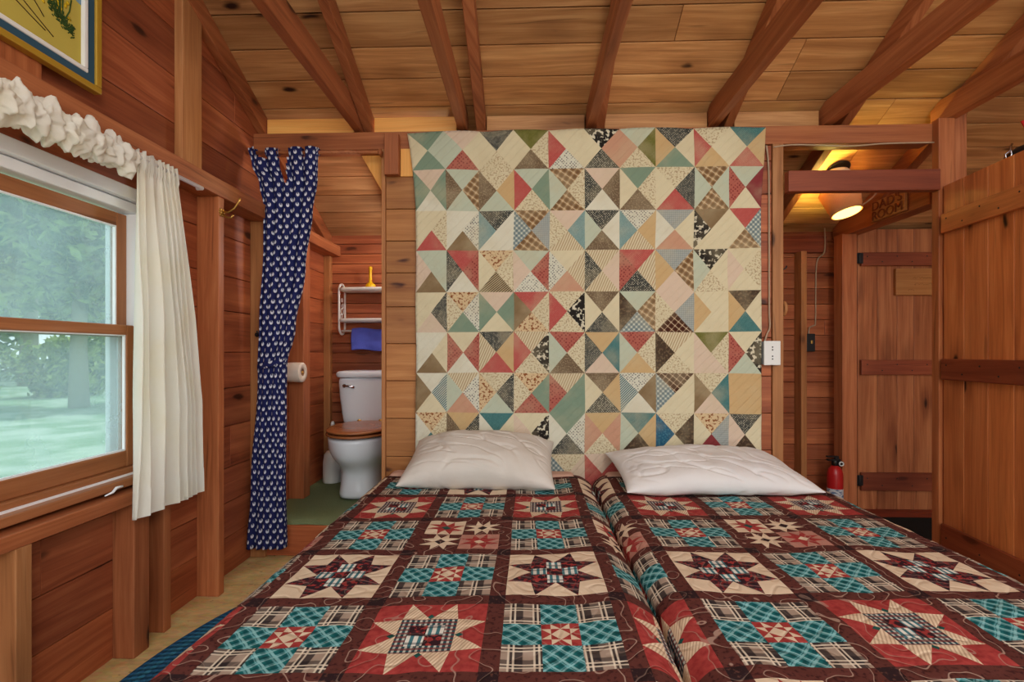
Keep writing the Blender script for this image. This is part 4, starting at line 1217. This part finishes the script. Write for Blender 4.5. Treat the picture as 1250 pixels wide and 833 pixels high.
mb = MB(); mb.lathe([(.019, 0), (.019, -.010), (.013, -.012)], (.022, -.018, .338), 16, 'y'); gg = mb.build('gauge', M['black'], vl)
mb = MB(); mb.tube([(.022 + .0125 * math.cos(2 * PI * k / 20), -.031, .338 + .0125 * math.sin(2 * PI * k / 20)) for k in range(20)], .004, 6, closed=True); mb.build('gauge_ring', M['plastic'], vl)

# switches and wires
t = thing('outlet_box', 'white surface mounted outlet box on the partition right of the wall quilt', 'outlet', (1.217, YW, 1.065))
mb = MB(); mb.box(-.036, .044, -.040, -.001, -.058, .058, (1, 1, 1)); mb.build('box', plain('grey_plastic', rgb(150, 160, 168), .5), t, bevel=.003)
mb = MB(); mb.box(-.036, .046, -.046, -.039, -.061, .061, (1, 1, 1)); fp = mb.build('face_plate', M['plastic'], t, bevel=.003)
for z_ in (-.03, -.016, .016, .03):
    mb = MB(); mb.box(.002, .008, -.0475, -.0455, z_ - .003, z_ + .003); mb.build('socket_hole', M['black'], fp)
t = thing('light_switch', 'small black light switch on the hall rear wall', 'switch', (1.945, YB, 1.135))
mb = MB(); mb.box(-.03, .03, -.028, -.001, -.062, .062); sb = mb.build('plate', M['black'], t, bevel=.004)
mb = MB(); mb.box(-.004, .008, -.04, -.027, -.008, .016); mb.build('toggle', M['brass'], sb, bevel=.002)
def wire(label, pts, r=.0045, mat='wire'):
    P = [Vector(p) for p in pts]; out = []
    for i in range(len(P) - 1):
        p0, p1, p2, p3 = P[max(0, i - 1)], P[i], P[i + 1], P[min(len(P) - 1, i + 2)]
        for k in range(6):
            s_ = k / 6; out.append(.5 * ((2 * p1) + (-p0 + p2) * s_ + (2 * p0 - 5 * p1 + 4 * p2 - p3) * s_ ** 2 + (-p0 + 3 * p1 - 3 * p2 + p3) * s_ ** 3))
    out.append(P[-1])
    mb = MB(); mb.tube(out, r, 6, mi=0); return tag(mb.build('cable', M[mat]), label, 'cable')
yy = YW - .006
wire('grey cable running down the partition to the white outlet box', [(1.208, yy - .006, 2.12), (1.222, yy, 2.0), (1.224, yy, 1.7), (1.225, yy, 1.3), (1.228, yy, 1.2), (1.215, yy, 1.165), (1.198, yy - .01, 1.125)])
wire('pale cable bent down the hall rear wall to the black switch', [(2.03, YB - .04, 1.92), (2.028, YB - .042, 1.76), (1.998, YB - .008, 1.70), (1.99, YB - .006, 1.5), (1.988, YB - .006, 1.28), (1.975, YB - .006, 1.255), (1.955, YB - .006, 1.245), (1.942, YB - .012, 1.235), (1.938, YB - .012, 1.196)])
wire('loose cable looped behind the doorway stud', [(1.302, YW + .06, 1.80), (1.33, YW + .08, 1.74), (1.335, YW + .08, 1.60), (1.318, YW + .06, 1.50), (1.30, YW + .05, 1.49)])
wire('thin cable hanging low behind the doorway stud', [(1.30, YW + .05, 1.26), (1.322, YW + .06, 1.18), (1.325, YW + .06, 1.08), (1.305, YW + .05, 1.0)], .004)
wire('cable stretched along the plate over the narrow doorway', [(1.245, YW - .009, 2.112), (1.36, YW - .010, 2.122), (1.62, YW - .010, 2.112), (1.8, YW - .010, 2.122), (2.04, YW - .010, 2.124)], .004)
wire('cable from the hall lamp to the carved sign', [(1.93, ly + .02, 1.99), (2.02, 3.06, 1.965), (2.075, 3.05, 2.0), (2.09, 3.02, 2.03)], .005)
t = thing('wooden_knob', 'round pale wooden knob on the orange doorway stud', 'knob', (1.300, YW + .045, 1.295))
mb = MB(); mb.lathe([(.008, 0), (.009, .012)], n=12, axis='x'); mb.build('stem', M['studl'], t)
mb = MB(); mb.lathe([(.034, .010), (.04, .014), (.04, .024), (.03, .03)], n=28, axis='x'); mb.build('disc', M['studl'], t)
t = thing('screw_hook', 'dark screw hook on the hall side of the doorway stud', 'hook', (1.297, YW + .06, 1.50))
mb = MB(); mb.lathe([(.008, 0), (.008, .003)], n=10, axis='x'); mb.build('flange', M['black'], t)
mb = MB(); mb.tube([(0, 0, 0), (.03, 0, 0), (.045, 0, .008), (.05, 0, .02)], .004); mb.build('hook', M['black'], t)
mb = MB(); mb.box(2.24, 3.0, 2.66, 3.2, .0125, .022)
tag(mb.build('door_mat', M['mat'], bevel=.003), 'black mat on the dark red hall floor', 'mat')
# bits over the open door
t = thing('clamp_lamp', 'dark domed lamp with a wire loop above the open plank door', 'lamp', (2.325, 2.36, 1.925))
mb = MB(); mb.lathe([(.02, .11), (.05, .10), (.085, .07), (.10, .02), (.102, 0)], n=28); mb.build('shade', M['black'], t)
mb = MB(); mb.tube([(-.09, 0, .03), (-.115, -.01, .04), (-.12, -.01, .06), (-.10, -.01, .075), (-.088, -.01, .11)], .004, 6); mb.tube([(-.10, 0, .02), (-.09, -.01, .06), (-.098, -.01, .10)], .0035, 6); mb.build('wire_loop', M['chrome'], t)
mb = MB(); mb.tube([(.0, .0, .10), (.03, .05, .125), (.09, .10, .12)], .008, 8); mb.build('arm', M['black'], t)
t = thing('pennant', 'red and white pennant corner hanging above the open plank door', 'pennant', (2.345, 2.42, 2.15))
mb = MB(); mb.prism([(0, 0), (.16, .07), (.16, .03), (.02, -.035)], (0, 0, .02), X_, Z_, Y_, .004, 0, (1, 1, 1)); mb.build('red_band', M['red'], t)
mb = MB(); mb.prism([(.02, -.036), (.16, .029), (.16, -.12)], (0, 0, .02), X_, Z_, Y_, .004, 0, (1, 1, 1)); mb.build('white_field', M['plastic'], t)

# ------------------------------------------------------------------ outside
mb = MB(); mb.grid(lambda a, b: (-42 + 40.42 * a, -20 + 70 * b, -.35 + .12 * noise.noise((a * 9, b * 14, 0))), 60, 60)
def grass():
    s = S('lawn', .95, .1); o = s.obj(); a = s.noise(o, 1.1, 5); b = s.noise(o, 25, 3)
    s.col(s.mix(s.step(a, .4, .65), s.mix(b, rgb(92, 124, 96), rgb(116, 146, 112)), rgb(150, 168, 152))); return s.mat
tag(mb.build('ground', grass()), 'grass lawn outside the window', kind='structure')
def leafmat(name, c1, c2):
    s = S(name, .7, .2); o = s.obj(); a = s.noise(o, 2.5, 3)
    c = s.mix(s.step(a, .4, .62), c1, c2); s.col(c)
    t_ = s.n('ShaderNodeBsdfTranslucent'); s.put(t_.inputs[0], c); mx = s.n('ShaderNodeMixShader'); mx.inputs[0].default_value = .35
    L = s.nt.links.new; L(s.b.outputs[0], mx.inputs[1]); L(t_.outputs[0], mx.inputs[2]); L(mx.outputs[0], s.nt.nodes['Material Output'].inputs[0])
    return s.mat
M['leaf'] = leafmat('leaves', rgb(64, 96, 66), rgb(166, 188, 112)); M['bark'] = plain('bark', rgb(150, 146, 130), .9, .1, mottle=.3, scale=8)
def crown_mesh(n_, R, H, lf):
    mb = MB(); cl = [(random.gauss(0, .42) * R, random.gauss(0, .42) * R, random.uniform(0, 1) * H, random.uniform(.5, 1.0) * R * .55) for _ in range(26)]
    for _ in range(n_):
        cx_, cy_, cz_, r = random.choice(cl)
        d = Vector((random.gauss(0, 1), random.gauss(0, 1), random.gauss(0, 1))).normalized() * r * random.random() ** .4
        p = Vector((cx_, cy_, cz_)) + d; s_ = lf * random.uniform(.6, 1.3)
        u = Vector((random.gauss(0, 1), random.gauss(0, 1), random.gauss(0, 1))).normalized(); v = u.orthogonal().normalized()
        mb.face([p - u * s_, p + v * s_ * .5, p + u * s_, p - v * s_ * .5])
    return mb
spots = [(-11.3, 12.0, 1.0, 'tree with the pale trunk in the middle of the lawn outside'), (-20.5, 19.5, 1.55, 'tall leafy tree behind the pale trunk outside'), (-22, 9.5, 1.3, 'leafy tree outside past the near end of the window'),
         (-25.5, 28.5, 1.6, 'leafy tree outside beyond the huge bush and the tall tree'), (-39, 17, 1.5, 'leafy tree farthest out across the lawn')]
cm = None
for i, (x, y, sc, lb) in enumerate(spots):
    t = thing('tree', lb, 'tree', (x, y, -.35), random.uniform(0, 6), 'trees outside the window'); t.scale = (sc,) * 3
    if cm is None:
        mb = MB(); mb.tube([(0, 0, 0), (.03, .02, 1.6), (-.02, .03, 3.2), (.05, 0, 6)], [.22, .17, .15, .08], 12); trk = mb.build('trunk', M['bark'], t)
        cm = crown_mesh(11000, 2.6, 5.6, .22).build('crown', M['leaf'], t); cm.location = (0, 0, 1.9)
    else:
        for src in (trk, cm):
            o = src.copy(); C.objects.link(o); o.parent = t
bspots = [(-14.8, 15.6), (-18.4, 14.6), (-11.6, 17.0), (-15.6, 20.6), (-29, 22)]
bl = ['round bush just behind the pale trunk outside', 'bush left of the pale trunk outside', 'bush on the curtain side of the pale trunk outside', 'bush deepest under the tall leafy tree outside', 'huge bush far out beside the tall leafy tree']
bm_ = None
for (x, y), lb in zip(bspots, bl):
    if bm_ is None: bm_ = o = crown_mesh(3000, 1.25, 1.7, .15).build('bush', M['leaf'])
    else: o = bm_.copy(); C.objects.link(o)
    o.location = (x, y, -.2); o.rotation_euler = (0, 0, random.uniform(0, 6)); tag(o, lb, 'bush', 'bushes outside the window')
    if x < -25: o.scale = (2.3, 2.3, 2.0)

# ------------------------------------------------------------------ light
wd = bpy.data.worlds.new('sky'); bpy.context.scene.world = wd; wd.use_nodes = True
bg = wd.node_tree.nodes['Background']; bg.inputs[0].default_value = (.93, .97, 1.0, 1); bg.inputs[1].default_value = 1.15
sun = bpy.data.lights.new('sun', 'SUN'); sun.energy = 3.2; sun.angle = math.radians(1.5); sun.color = (1, .94, .84)
so = bpy.data.objects.new('sun', sun); C.objects.link(so); so.rotation_euler = Vector((-.35, -.55, -1)).to_track_quat('-Z', 'Y').to_euler()

lamp('room_fill_light', (.9, -1.1, 2.1), 62, (1, .92, .80), .35)  # unseen fill light added behind the camera to brighten ceiling and walls
lamp('bathroom_fill_light', (-.60, 3.12, 1.75), 7, (.90, .95, 1.0), .10)  # unseen cool fill added to brighten the bathroom and toilet

# ------------------------------------------------------------------ camera
cam = bpy.data.cameras.new('camera'); co = bpy.data.objects.new('camera', cam); C.objects.link(co)
cam.sensor_width = 36; cam.lens = 600 / 1250 * 36; cam.clip_start = .02
cam.shift_y = (430 - 416.5) / 1250
co.location = (0, 0, 1.07); co.rotation_euler = (PI / 2, 0, math.atan(20 / 600))
sc = bpy.context.scene; sc.camera = co
sc.view_settings.view_transform = 'Standard'; sc.view_settings.look = 'None'; sc.view_settings.gamma = 1; sc.view_settings.use_curve_mapping = False
sc.view_settings.exposure = .64
